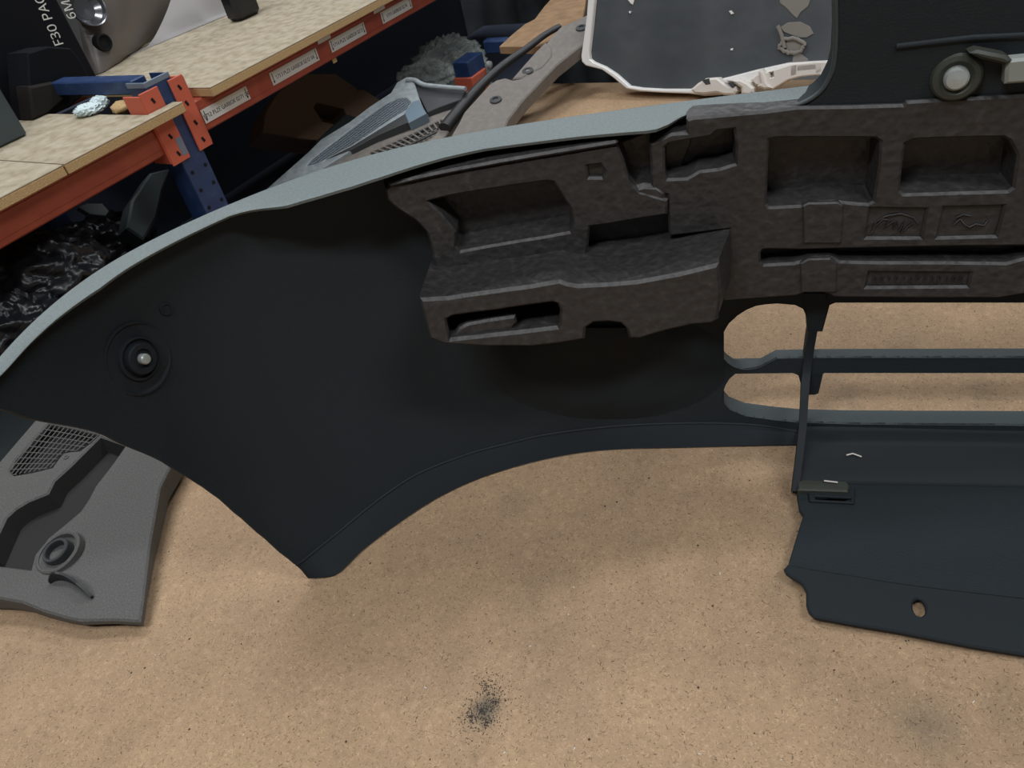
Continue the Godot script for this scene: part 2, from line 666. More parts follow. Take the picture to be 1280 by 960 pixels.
	beige.detail_albedo = bench_fibres()
	beige.detail_uv_layer = BaseMaterial3D.DETAIL_UV_2
	plain("board_edge", g8(140, 108, 78), 0.9)

# short light and dark fibres of pressed board, one repeat
func bench_fibres() -> ImageTexture:
	var n := 1024
	var r := RandomNumberGenerator.new()
	r.seed = 11
	var v := PackedFloat32Array()
	v.resize(n * n)
	for y in n:
		for x in n:
			v[y * n + x] = 0.84 + r.randf_range(-0.045, 0.045)
	# soft mottling
	for k in 2600:
		var x := r.randi() % n
		var y := r.randi() % n
		var rad := r.randi_range(4, 15)
		var s := r.randf_range(-0.04, 0.04)
		for i in range(-rad, rad + 1):
			for j in range(-rad, rad + 1):
				var q := float(i * i + j * j) / (rad * rad)
				if q < 1.0:
					v[posmod(y + j, n) * n + posmod(x + i, n)] += s * (1.0 - q)
	for k in 34000:
		var x := r.randi() % n
		var y := r.randi() % n
		var a := r.randf() * TAU
		var l := r.randi_range(2, 9)
		var s := 0.0
		var roll := r.randf()
		if roll < 0.45: s = -r.randf_range(0.03, 0.17)
		elif roll < 0.94: s = r.randf_range(0.03, 0.14)
		else: s = -r.randf_range(0.15, 0.38)
		var w := 2 if r.randf() < 0.4 else 1
		for i in l:
			for j in w:
				var xx := posmod(int(x + cos(a) * i), n)
				var yy := posmod(int(y + sin(a) * i + j), n)
				v[yy * n + xx] += s
	for k in 26:
		var x := r.randi() % n
		var y := r.randi() % n
		var rad := r.randi_range(1, 3)
		for i in range(-rad, rad + 1):
			for j in range(-rad, rad + 1):
				if i * i + j * j <= rad * rad:
					v[posmod(y + j, n) * n + posmod(x + i, n)] = 0.32
	var d := PackedByteArray()
	d.resize(n * n * 3)
	for i in n * n:
		var t := clampf(v[i], 0.2, 1.0)
		d[i * 3] = int(255 * t)
		d[i * 3 + 1] = int(255 * pow(t, 1.04))
		d[i * 3 + 2] = int(255 * pow(t, 1.1))
	var im := Image.create_from_data(n, n, false, Image.FORMAT_RGB8, d)
	return ImageTexture.create_from_image(im)

# handling marks and grey smudges over the whole bench top
func bench_stains() -> ImageTexture:
	var n := 512
	var big := noise(0.012, FastNoiseLite.TYPE_SIMPLEX_SMOOTH, 4, 81)
	var mid := noise(0.05, FastNoiseLite.TYPE_SIMPLEX_SMOOTH, 3, 82)
	var d := PackedByteArray()
	d.resize(n * n * 3)
	var spots := []
	for s in [[1140, 905, 0.05, 0.14], [1170, 915, 0.05, 0.14], [1080, 730, 0.03, 0.06], [700, 790, 0.05, 0.05], [1130, 430, 0.06, 0.07], [1060, 495, 0.05, 0.12], [1230, 490, 0.06, 0.1], [640, 630, 0.05, 0.08], [300, 760, 0.06, 0.05], [606, 888, 0.028, 0.42]]:
		var q := hit(Vector2(s[0], s[1]), 0.0)
		spots.append([bench_uv(q), s[2] / 4.0, s[3]])
	for y in n:
		for x in n:
			var b := big.get_noise_2d(x, y)
			var c := mid.get_noise_2d(x, y)
			var t := 1.0 + b * 0.06 + c * 0.05
			var grey := 0.0
			var p := Vector2(x + 0.5, y + 0.5) / n
			for s in spots:
				var r: float = p.distance_to(s[0]) / s[1]
				if r < 1.6:
					grey += s[2] * exp(-r * r * 2.0) * (1.0 + c)
			grey = clampf(grey + maxf(0.0, c * b) * 0.12, 0.0, 0.5)
			var col := Color(0.79, 0.665, 0.53) * t
			col = col.lerp(Color(0.40, 0.38, 0.33), grey * 1.6)
			d[(y * n + x) * 3] = int(clampf(col.r, 0, 1) * 255)
			d[(y * n + x) * 3 + 1] = int(clampf(col.g, 0, 1) * 255)
			d[(y * n + x) * 3 + 2] = int(clampf(col.b, 0, 1) * 255)
	return ImageTexture.create_from_image(Image.create_from_data(n, n, false, Image.FORMAT_RGB8, d))

# ------------------------------------------------------------------ setting
func ceiling_lamp(at: Vector3, energy: float, label: String) -> void:
	var o := thing("ceiling_light", label, "ceiling light", at, "long ceiling lamps")
	var st := begin()
	bx(st, at + Vector3(0, 0.03, 0), Vector3(1.7, 0.06, 0.36), Basis.IDENTITY, 0.01)
	part("lamp_housing", st, M.lamp_body, o)
	st = begin()
	bx(st, at + Vector3(0, -0.006, 0), Vector3(1.6, 0.012, 0.28), Basis.IDENTITY, 0.003)
	part("diffuser", st, M.lamp_glow, o)
	var l := AreaLight3D.new()
	l.name = "lamp_light"
	l.area_size = Vector2(1.6, 0.28)
	l.light_energy = energy
	l.light_color = Color(0.97, 0.985, 1.0)
	l.shadow_enabled = true
	l.set("area_range", 14.0)
	l.set("area_attenuation", 2.0)
	o.add_child(l)
	l.transform = Transform3D(Basis(Vector3.RIGHT, -PI / 2), Vector3(0, -0.02, 0))

func shell() -> void:
	var x0 := -6.0
	var x1 := 5.0
	var z0 := -9.0
	var z1 := 4.0
	var y0 := -0.85
	var y1 := 3.25
	var c := Vector3((x0 + x1) / 2, 0, (z0 + z1) / 2)
	var st := begin()
	bx(st, Vector3(c.x, y0 - 0.1, c.z), Vector3(x1 - x0 + 0.4, 0.2, z1 - z0 + 0.4))
	struct("floor", st, M.concrete, "grey concrete floor of the workshop under bench and shelving", "floor")
	st = begin()
	bx(st, Vector3(c.x, y1 + 0.1, c.z), Vector3(x1 - x0 + 0.4, 0.2, z1 - z0 + 0.4))
	struct("ceiling", st, M.ceiling_paint, "pale plain ceiling of the workshop above the lamps", "ceiling")
	var h := y1 - y0
	var my := (y0 + y1) / 2
	for w in [["wall_left", Vector3(x0 - 0.1, my, c.z), Vector3(0.2, h, z1 - z0 + 0.4), "left"], ["wall_right", Vector3(x1 + 0.1, my, c.z), Vector3(0.2, h, z1 - z0 + 0.4), "right"],
			["wall_back", Vector3(c.x, my, z0 - 0.1), Vector3(x1 - x0, h, 0.2), "far"], ["wall_front", Vector3(c.x, my, z1 + 0.1), Vector3(x1 - x0, h, 0.2), "near"]]:
		st = begin()
		bx(st, w[1], w[2])
		struct(w[0], st, M.wall_paint, "plain grey painted workshop wall on the %s side" % w[3], "wall")

const BU0 := -1.3
const BU1 := 2.45
const BW0 := -1.6
const BW1 := 1.5
func bench_uv(p: Vector3) -> Vector2:
	return Vector2((p.dot(ru) - BU0) / (BU1 - BU0), (p.dot(rn) - BW0) / (BW1 - BW0))

func bench() -> void:
	var o := thing("workbench", "wide brown fibreboard workbench under the black bumper", "workbench", rk(0.6, -0.85, 0.0))
	var st := begin()
	# top face with two sets of texture coordinates
	var cells := 10
	for i in cells:
		for j in cells:
			var q := []
			for k in [[0, 0], [1, 0], [1, 1], [0, 1]]:
				q.append(rk(lerpf(BU0, BU1, float(i + k[0]) / cells), 0.0, lerpf(BW0, BW1, float(j + k[1]) / cells)))
			for t in [[0, 1, 2], [0, 2, 3]]:
				for k in t:
					var p: Vector3 = q[k]
					st.set_normal(Vector3.UP)
					st.set_uv(bench_uv(p))
					st.set_uv2(Vector2(p.dot(ru), p.dot(rn)) / 0.52)
					st.add_vertex(p)
	part("bench_top", st, M.fibreboard, o)
	st = begin()
	rbox(st, BU0, BU1, -0.019, -0.0006, BW0, BW1, 0.001)
	part("board_core", st, M.board_edge, o)
	for w in [BW0 + 0.05, BW1 - 0.05]:
		st = begin()
		rbox(st, BU0 + 0.02, BU1 - 0.02, -0.12, -0.0195, w - 0.025, w + 0.025)
		part("bench_beam", st, M.orange_steel, o)
	for u in [BU0 + 0.05, BU1 - 0.05]:
		for w in [BW0 + 0.05, BW1 - 0.05]:
			st = begin()
			rbox(st, u - 0.04, u + 0.04, -0.85, -0.121, w - 0.03, w + 0.03)
			part("leg", st, M.blue_steel, o)

# ------------------------------------------------------------------ the bumper
func set_curve() -> void:
	var pts := PackedVector2Array()
	for q in P([-140, 610, -60, 515, 0, 446, 25, 415, 67, 377, 105, 349, 137, 327, 185, 301, 232, 279, 275, 260, 325, 239, 400, 210, 480, 186, 580, 166, 680, 149, 800, 134, 925, 117, 1020, 106]):
		var h := hit(q, 0.54)
		pts.append(Vector2(h.x, h.z))
	var l := pts[pts.size() - 1]
	pts.append(l + Vector2(0.22, 0.078))
	pts.append(l + Vector2(0.50, 0.188))
	pts.append(l + Vector2(0.80, 0.315))
	# even the hand-measured points out, then run a smooth curve through them
	for k in 2:
		var s := pts.duplicate()
		for i in range(1, pts.size() - 1):
			s[i] = pts[i] * 0.6 + (pts[i - 1] + pts[i + 1]) * 0.2
		pts = s
	var fine := PackedVector2Array()
	for i in pts.size() - 1:
		for k in 6:
			fine.append(pts[i].cubic_interpolate(pts[i + 1], pts[maxi(i - 1, 0)], pts[mini(i + 2, pts.size() - 1)], k / 6.0))
	fine.append(pts[pts.size() - 1])
	cp = fine
	var s := 0.0
	for i in cp.size():
		if i > 0:
			s += cp[i].distance_to(cp[i - 1])
		cs.append(s)
	for i in cp.size():
		var t := (cp[mini(i + 1, cp.size() - 1)] - cp[maxi(i - 1, 0)]).normalized()
		cn.append(Vector2(-t.y, t.x))
	bumper = {"at": bump_at, "px": bump_px, "flat": false}

func plan(s: float) -> Array:
	var i := clampi(cs.bsearch(s) - 1, 0, cs.size() - 2)
	var t := (s - cs[i]) / (cs[i + 1] - cs[i])
	var tc := clampf(t, 0.0, 1.0)
	return [cp[i] + (cp[i + 1] - cp[i]) * t, cn[i].lerp(cn[i + 1], tc).normalized()]

# how far the skin stands in from the top edge at a given height
func inset(s: float, y: float) -> float:
	var q := (0.54 - y) / 0.505
	if q < 0.0:
		return -q * 0.06
	var a := lerpf(0.088, 0.033, clampf((s - 0.55) / 0.62, 0.0, 1.0))
	return a * pow(q, 1.4) - 0.05 * q * (1.0 - q)

func bump_at(s: float, y: float, d: float) -> Vector3:
	var c := plan(s)
	var p: Vector2 = c[0] + c[1] * (inset(s, y) + d)
	return Vector3(p.x, y, p.y)

func near_curve(p: Vector2) -> Vector2:
	var best := 1e9
	var r := Vector2.ZERO
	for i in cp.size() - 1:
		var d := cp[i + 1] - cp[i]
		var t := (p - cp[i]).dot(d) / d.length_squared()
		if i > 0: t = maxf(t, 0.0)
		if i < cp.size() - 2: t = minf(t, 1.0)
		var v := p - cp[i] - d * t
		var l := v.length_squared()
		if l < best:
			best = l
			r = Vector2(lerpf(cs[i], cs[i + 1], t), v.dot(Vector2(-d.y, d.x).normalized()))
	return r

func bump_side(x: Vector3, d: float) -> Vector2:
	var k := near_curve(Vector2(x.x, x.z))
	return Vector2(k.x, k.y - inset(k.x, x.y) - d)

func bump_px(p: Vector2, d: float) -> Vector2:
	var dir := ray(p).normalized()
	var t0 := 0.45
	var t1 := t0
	for k in 90:
		t1 = t0 + 0.02
		if bump_side(EYE + dir * t1, d).y < 0.0:
			break
		t0 = t1
	for k in 14:
		var t := (t0 + t1) / 2
		if bump_side(EYE + dir * t, d).y < 0.0: t1 = t
		else: t0 = t
	var x := EYE + dir * t1
	return Vector2(bump_side(x, d).x, x.y)

func skin_points(q: PackedVector2Array, d: float) -> PackedVector3Array:
	var r := PackedVector3Array()
	for p in q:
		var c := bump_px(p, d)
		r.append(bump_at(c.x, c.y, d))
	return r

func resampled(p: PackedVector3Array, n: int) -> PackedVector3Array:
	var len := PackedFloat32Array([0.0])
	for i in range(1, p.size()):
		len.append(len[i - 1] + p[i].distance_to(p[i - 1]))
	var r := PackedVector3Array()
	var j := 0
	for k in n:
		var s := len[len.size() - 1] * k / (n - 1)
		while j < p.size() - 2 and len[j + 1] < s:
			j += 1
		var t := clampf((s - len[j]) / maxf(len[j + 1] - len[j], 1e-6), 0, 1)
		r.append(p[j].cubic_interpolate(p[j + 1], p[maxi(j - 1, 0)], p[mini(j + 2, p.size() - 1)], t))
	return r

func bumper_cover() -> void:
	var o := thing("bumper_cover", "large black car bumper standing upright with its hollow inside towards the viewer", "car bumper", Vector3(0.1, 0.0, -0.88))
	var s_end: float = cs[cs.size() - 1]
	# ---- skin with the two grille slots
	var ridge := P([377, 702, 421, 667, 474, 624, 523, 592, 584, 568, 632, 555, 685, 543, 766, 533, 860, 529, 940, 531, 1000, 540, 1100, 548, 1280, 556])
	var arch := P([-60, 506, 0, 511, 43, 524, 98, 534, 128, 542, 154, 555, 197, 573, 213, 583, 243, 601, 272, 621, 295, 641, 328, 670, 354, 693, 370, 706])
	var poly := PackedVector2Array()
	for q in smooth(arch, 40): poly.append(bump_px(q, 0.0))
	for q in ridge:
		var v := bump_px(q, 0.0)
		poly.append(Vector2(v.x, maxf(v.y, 0.003)))
	var low := poly[poly.size() - 1].y
	poly.append(Vector2(s_end, low))
	poly.append(Vector2(s_end, 0.538))
	poly.append(Vector2(poly[0].x, 0.538))
	var slot_a := P([899, 435, 901, 424, 904, 416, 911, 404, 922, 394, 933, 387, 945, 382, 958, 380, 972, 379, 994, 381, 1004, 386, 1008, 396, 1009, 414, 1028, 414, 1037, 381, 1044, 378, 1160, 378, 1280, 378, 1560, 378, 1560, 447, 1280, 447, 1160, 447, 1021, 447, 971, 448, 958, 455, 950, 459, 942, 461, 933, 462, 925, 461, 916, 458, 909, 453, 903, 446])
	var slot_b := P([919, 467, 991, 466, 998, 469, 1001, 480, 1006, 493, 1020, 493, 1026, 468, 1031, 466, 1160, 466, 1280, 466, 1560, 467, 1560, 536, 1280, 532, 1155, 531, 1060, 530, 998, 528, 968, 525, 932, 520, 912, 512, 906, 505, 903, 497, 904, 489, 907, 481, 912, 473])
	var holes := []
	for q in [slot_a, slot_b]:
		var c := PackedVector2Array()
		for p in q: c.append(bump_px(p, 0.0))
		holes.append([c, null])
	var st := begin()
	block(st, bumper, poly, 0.0, -0.004, holes, 0.0, 0.025, false, true)
	part("skin", st, M.black_plastic, o)
	# returns of the slots, running outwards to the front face
	var called := ["upper_slot_return", "lower_slot_return"]
	for i in 2:
		st = begin()
		var c: PackedVector2Array = dense(holes[i][0], 0.02)
		var deep: float = [-0.021, -0.032][i]
		walls(st, bumper, c, 0.0008, c, deep, -1.0)
		var c2 := grown(c, 0.004)
		walls(st, bumper, c2, -0.004, c2, deep, 1.0)
		part(called[i], st, M.dusty_lit_black, o)  # lit tops of the grille bars come partly from this paler colour
	# ---- bottom flange from the ridge inwards to the bench
	var edge := P([385, 723, 405, 722, 425, 715, 454, 687, 502, 651, 551, 620, 604, 596, 665, 578, 726, 566, 787, 561, 860, 559, 940, 557, 996, 556])
	var r0 := resampled(skin_points(P([370, 706, 377, 702, 421, 667, 474, 624, 523, 592, 584, 568, 632, 555, 685, 543, 766, 533, 860, 529, 940, 531, 996, 539]), 0.0), 60)
	var r1 := resampled(hits(edge, 0.004), 60)
	var rm := PackedVector3Array()
	for i in 60:
		rm.append(r0[i].lerp(r1[i], 0.5) + Vector3(0, 0.004, 0))
	st = begin()
	sheet(st, [r0, rm, r1], 0.0035, Vector3(0, 1, 1))
	part("bottom_flange", st, M.black_matte, o)
	# raised bead along the ridge
	st = begin()
	tube(st, r0, 0.0025, 6)
	part("ridge_bead", st, M.black_plastic, o)
	# ---- top flange
	var inner := P([-60, 532, 10, 460, 35, 432, 67, 402, 125, 360, 160, 335, 202, 311, 250, 287, 287, 270, 307, 264, 325, 261, 355, 258, 400, 245, 440, 233, 480, 220, 555, 197, 605, 186, 680, 176, 730, 170, 775, 166, 815, 163, 830, 159, 846, 149, 860, 142, 875, 138, 930, 131, 987, 127, 1060, 120])
	var outer := PackedVector3Array()
	var s0 := bump_px(Vector2(-60, 515), 0.0).x
	var s1 := bump_px(Vector2(1075, 110), 0.0).x
	for k in 90:
		var c := plan(lerpf(0.10, s1, k / 89.0))
		outer.append(Vector3(c[0].x, 0.54, c[0].y))
	# match each inner point to its own place along the curve
	var inn := PackedVector3Array()
	var ip := hits(inner, 0.534)
	var is_ := []
	for p in ip:
		is_.append(near_curve(Vector2(p.x, p.z)))
	for k in 90:
		var s := lerpf(0.10, s1, k / 89.0)
		var w: float = is_[is_.size() - 1].y
		if s <= is_[0].x:
			w = is_[0].y
		else:
			for i in is_.size() - 1:
				if s >= is_[i].x and s <= is_[i + 1].x:
					w = lerpf(is_[i].y, is_[i + 1].y, (s - is_[i].x) / maxf(is_[i + 1].x - is_[i].x, 1e-6))
					break
		var c := plan(s)
		var q: Vector2 = c[0] + c[1] * w
		inn.append(Vector3(q.x, 0.534, q.y))
	var mid := PackedVector3Array()
	var rim := PackedVector3Array()
	for k in 90:
		mid.append(outer[k].lerp(inn[k], 0.9) + Vector3(0, 0.001, 0))
		rim.append(outer[k].lerp(inn[k], 0.1) + Vector3(0, 0.0015, 0))
	st = begin()
	sheet(st, [outer, rim, mid, inn], 0.004, Vector3.UP)
	part("top_flange", st, M.dusty_lit_flange, o, "", "top ledge, its grey part dust and part painted light")
	# ---- raised centre, left of it the headlight cut-out
	var cen := P([1043, -120, 1045, -20, 1046, 40, 1044, 75, 1040, 92, 1031, 110, 1021, 120, 1010, 127, 997, 132, 1020, 140, 1132, 133, 1280, 124, 1560, 114, 1560, -120])
	st = begin()
	block(st, bumper, cen, 0.045, 0.002, [], 0.003, 0.03, true, true)
	part("raised_centre", st, M.black_plastic, o)
	# rim along the cut-out's edge, lit look put into its pale colour
	st = begin()
	tube(st, resampled(skin_points(P([1044, -110, 1044, -20, 1045, 40, 1043, 75, 1039, 92, 1030, 109, 1020, 119, 1009, 126, 995, 132]), 0.044), 40), 0.0028, 6)
	part("cut_out_rim", st, M.dusty_lit_black, o)
	# long shallow crease across the raised centre
	st = begin()
	tube(st, skin_points(P([1120, 58, 1170, 52, 1215, 47, 1280, 44, 1340, 42]), 0.044), 0.004, 6)
	part("crease", st, M.black_plastic, o)
	# bolted boss with its stay
	var bc := bump_px(Vector2(1195, 95), 0.045)
	var bp := bump_at(bc.x, bc.y, 0.044)
	var bn := (normal_at(bumper, bc, 0.045) * 0.85 + Vector3(-0.25, 0.18, 0.2)).normalized()
	st = begin()
	lathe(st, bp, bn, [Vector2(0.026, -0.01), Vector2(0.0255, 0.006), Vector2(0.023, 0.009), Vector2(0.018, 0.010), Vector2(0.013, 0.006), Vector2(0.0, 0.006)])
	var boss := part("round_boss", st, M.olive_black, o)
	st = begin()
	lathe(st, bp, bn, [Vector2(0.0125, 0.004), Vector2(0.0125, 0.012), Vector2(0.010, 0.015), Vector2(0.0, 0.0165)])
	part("bolt_head", st, M.bolt, boss, "", "pale metal bolt head")
	st = begin()
	block(st, bumper, P([1212, 67, 1222, 63, 1258, 70, 1266, 76, 1258, 82, 1225, 74]), 0.062, 0.044, [], 0.003)
	part("stay_arm", st, M.olive_black, o)
	st = begin()
	block(st, bumper, P([1258, 83, 1262, 75, 1330, 68, 1330, 101, 1256, 106]), 0.060, 0.044, [], 0.003)
	part("stay_plate", st, M.pale_grey, o, "", "pale grey plate")
	foam(o)
	# ---- round mounting recess near the wing end
	var kc := bump_px(Vector2(172, 448), 0.0)
	var kp := bump_at(kc.x, kc.y, 0.0005)
	var kn := normal_at(bumper, kc, 0.0)
	st = begin()
	lathe(st, kp, kn, [Vector2(0.0480, 0.0), Vector2(0.0467, 0.0035), Vector2(0.0442, 0.0038), Vector2(0.0410, 0.001), Vector2(0.0288, 0.0012), Vector2(0.0275, 0.005), Vector2(0.0250, 0.0055), Vector2(0.0237, 0.002), Vector2(0.0211, 0.002), Vector2(0.0198, 0.010), Vector2(0.0186, 0.0115), Vector2(0.0128, 0.0115), Vector2(0.0115, 0.008), Vector2(0.0000, 0.008)], 40)
	var cup := part("mounting_ring", st, M.black_smooth, o)
	st = begin()
	lathe(st, kp, kn, [Vector2(0.0068, 0.007), Vector2(0.0068, 0.0155), Vector2(0.0055, 0.0175), Vector2(0.0, 0.018)])
	part("bolt_head", st, M.bolt, cup, "", "pale round bolt head")
	var hc := bump_px(Vector2(207, 386), 0.0)
	st = begin()
	lathe(st, bump_at(hc.x, hc.y, 0.0005), normal_at(bumper, hc, 0.0), [Vector2(0.009, 0.0), Vector2(0.008, 0.002), Vector2(0.006, 0.002), Vector2(0.0055, 0.0004), Vector2(0.0, 0.0004)])
	part("small_hole", st, M.black_smooth, o)
	# swelling under the foam block
	st = begin()
	var rows := []
	for i in 13:
		var row := PackedVector3Array()
		for j in 25:
			var q := Vector2(lerpf(592, 905, j / 24.0), lerpf(405, 525, i / 12.0))
			var e := 1.0 - smoothstep(0.55, 1.0, Vector2((q.x - 760) / 168.0, (q.y - 455) / 76.0).length())
			var c := bump_px(q, 0.0)
			row.append(bump_at(c.x, c.y, -0.0015 + 0.014 * e))
		rows.append(row)
	sheet(st, rows, 0.0, Vector3(0, 0, 1))
	part("fog_lamp_swelling", st, M.black_smooth, o)
	# ---- tabs of the grille bars
	for q in [P([1003, 366, 1032, 366, 1036, 381, 1028, 415, 1010, 415, 1007, 384]), P([999, 467, 1029, 467, 1023, 492, 1009, 494])]:
		st = begin()
		block(st, bumper, q, 0.004 if q[0].y < 400.0 else 0.0006, -0.006, [], 0.0 if q[0].y > 400.0 else 0.0015)
		part("grille_tab", st, M.black_smooth, o)
	# ---- upright stay between the grille and the undertray
	var ta := skin_points(P([1016, 414]), 0.006)[0]
	var tm := hit(Vector2(1003, 540), 0.075)
	var tb := hit(Vector2(994, 614), 0.022)
	st = begin()
	var side := (Vector3(0.95, 0, 0.33)).normalized()
	var inw := Vector3(-0.33, 0, 0.95)
	var strip := []
	var pts := resampled(PackedVector3Array([ta, skin_points(P([1008, 468]), 0.008)[0], tm, tb]), 16)
	for k in [-0.5, 0.5]:
		var row := PackedVector3Array()
		for i in pts.size():
			row.append(pts[i] + side * k * lerpf(0.013, 0.009, i / 15.0))
		strip.append(row)
	sheet(st, strip, 0.02, inw)
	part("upright_stay", st, M.black_smooth, o)
	# ---- undertray lying on the bench
	var tray := thing_part("undertray", o)
	var axis := Vector3(0.96, 0, 0.28)
	var ch := plane_chart(Vector3(0.4, 0.02, -0.65), Vector3.UP, axis)
	st = begin()
	block(st, ch, P([1001, 600, 1120, 603, 1280, 606, 1560, 612, 1560, 772, 1280, 747, 1175, 735, 1127, 729, 1061, 718, 1015, 711, 985, 706, 994, 676, 1004, 644, 999, 637, 996, 618]), 0.0, -0.005, [], 0.0015, 0.05, true, true)
	part("tray_plate", st, M.black_plastic, tray)
	# front strip, dropping slightly to the bench, with its oval hole
	var fl := plane_chart(Vector3(0.4, 0.021, -0.57), Vector3(-0.015, 1.0, 0.06), axis)
	st = begin()
	block(st, fl, P([985, 705, 1015, 711, 1061, 718, 1127, 729, 1175, 735, 1280, 747, 1560, 772, 1560, 848, 1280, 818, 1212, 807, 1121, 789, 1061, 779, 1018, 771, 1011, 764, 1008, 755, 1008, 739, 1004, 731, 999, 726, 990, 721, 983, 716, 980, 711]), 0.0, -0.006, [[ellipse(Vector2(1149, 759), 8, 11.5, -0.25, 18), null]], 0.002, 0.05, true, true)
	part("front_strip", st, M.black_smooth, tray)
	# stepped rear edge up to the bumper
	st = begin()
	var steps := [[998, 556, 1280, 560, 1560, 564, 0.036], [1000, 573, 1280, 578, 1560, 584, 0.030], [1002, 586, 1280, 590, 1560, 597, 0.029], [1002, 599, 1280, 604, 1560, 611, 0.0205], [1002, 604, 1280, 609, 1560, 616, 0.0205]]
	var lines := [resampled(skin_points(P([1000, 532, 1140, 535, 1280, 538, 1560, 541]), 0.001), 12)]
	for q in steps:
		lines.append(resampled(hits(P([q[0], q[1], q[2], q[3], q[4], q[5]]), q[6]), 12))
	sheet(st, lines, 0.004, Vector3.UP)
	part("rear_step", st, M.black_smooth, tray)
	st = begin()
	block(st, plane_chart(Vector3(0.4, 0.02, -0.65), Vector3.UP, axis), P([997, 602, 1003, 599, 1058, 601, 1062, 607, 1060, 614, 997, 612]), 0.010, 0.0, [], 0.002)
	part("clip_tongue", st, M.olive_black, tray)
	st = begin()
	block(st, plane_chart(Vector3(0.4, 0.02, -0.65), Vector3.UP, axis), P([1010, 616, 1063, 609, 1069, 610, 1068, 629, 1012, 626]), 0.004, 0.0, [[P([1018, 620, 1064, 622, 1063, 626, 1020, 624]), 0.0]], 0.0012)
	part("clip_socket", st, M.black_smooth, tray)
	for q in [P([1030, 601, 1047, 603]), P([1058, 569, 1066, 567, 1077, 571])]:
		st = begin()
		tube(st, hits(q, 0.034), 0.0012, 6)
		part("pale_scrap", st, M.white_dull, tray, "", "tiny pale scrap")

func thing_part(called: String, parent: Node3D) -> Node3D:
	var o := Node3D.new()
	o.name = called
	parent.add_child(o, true)
	return o

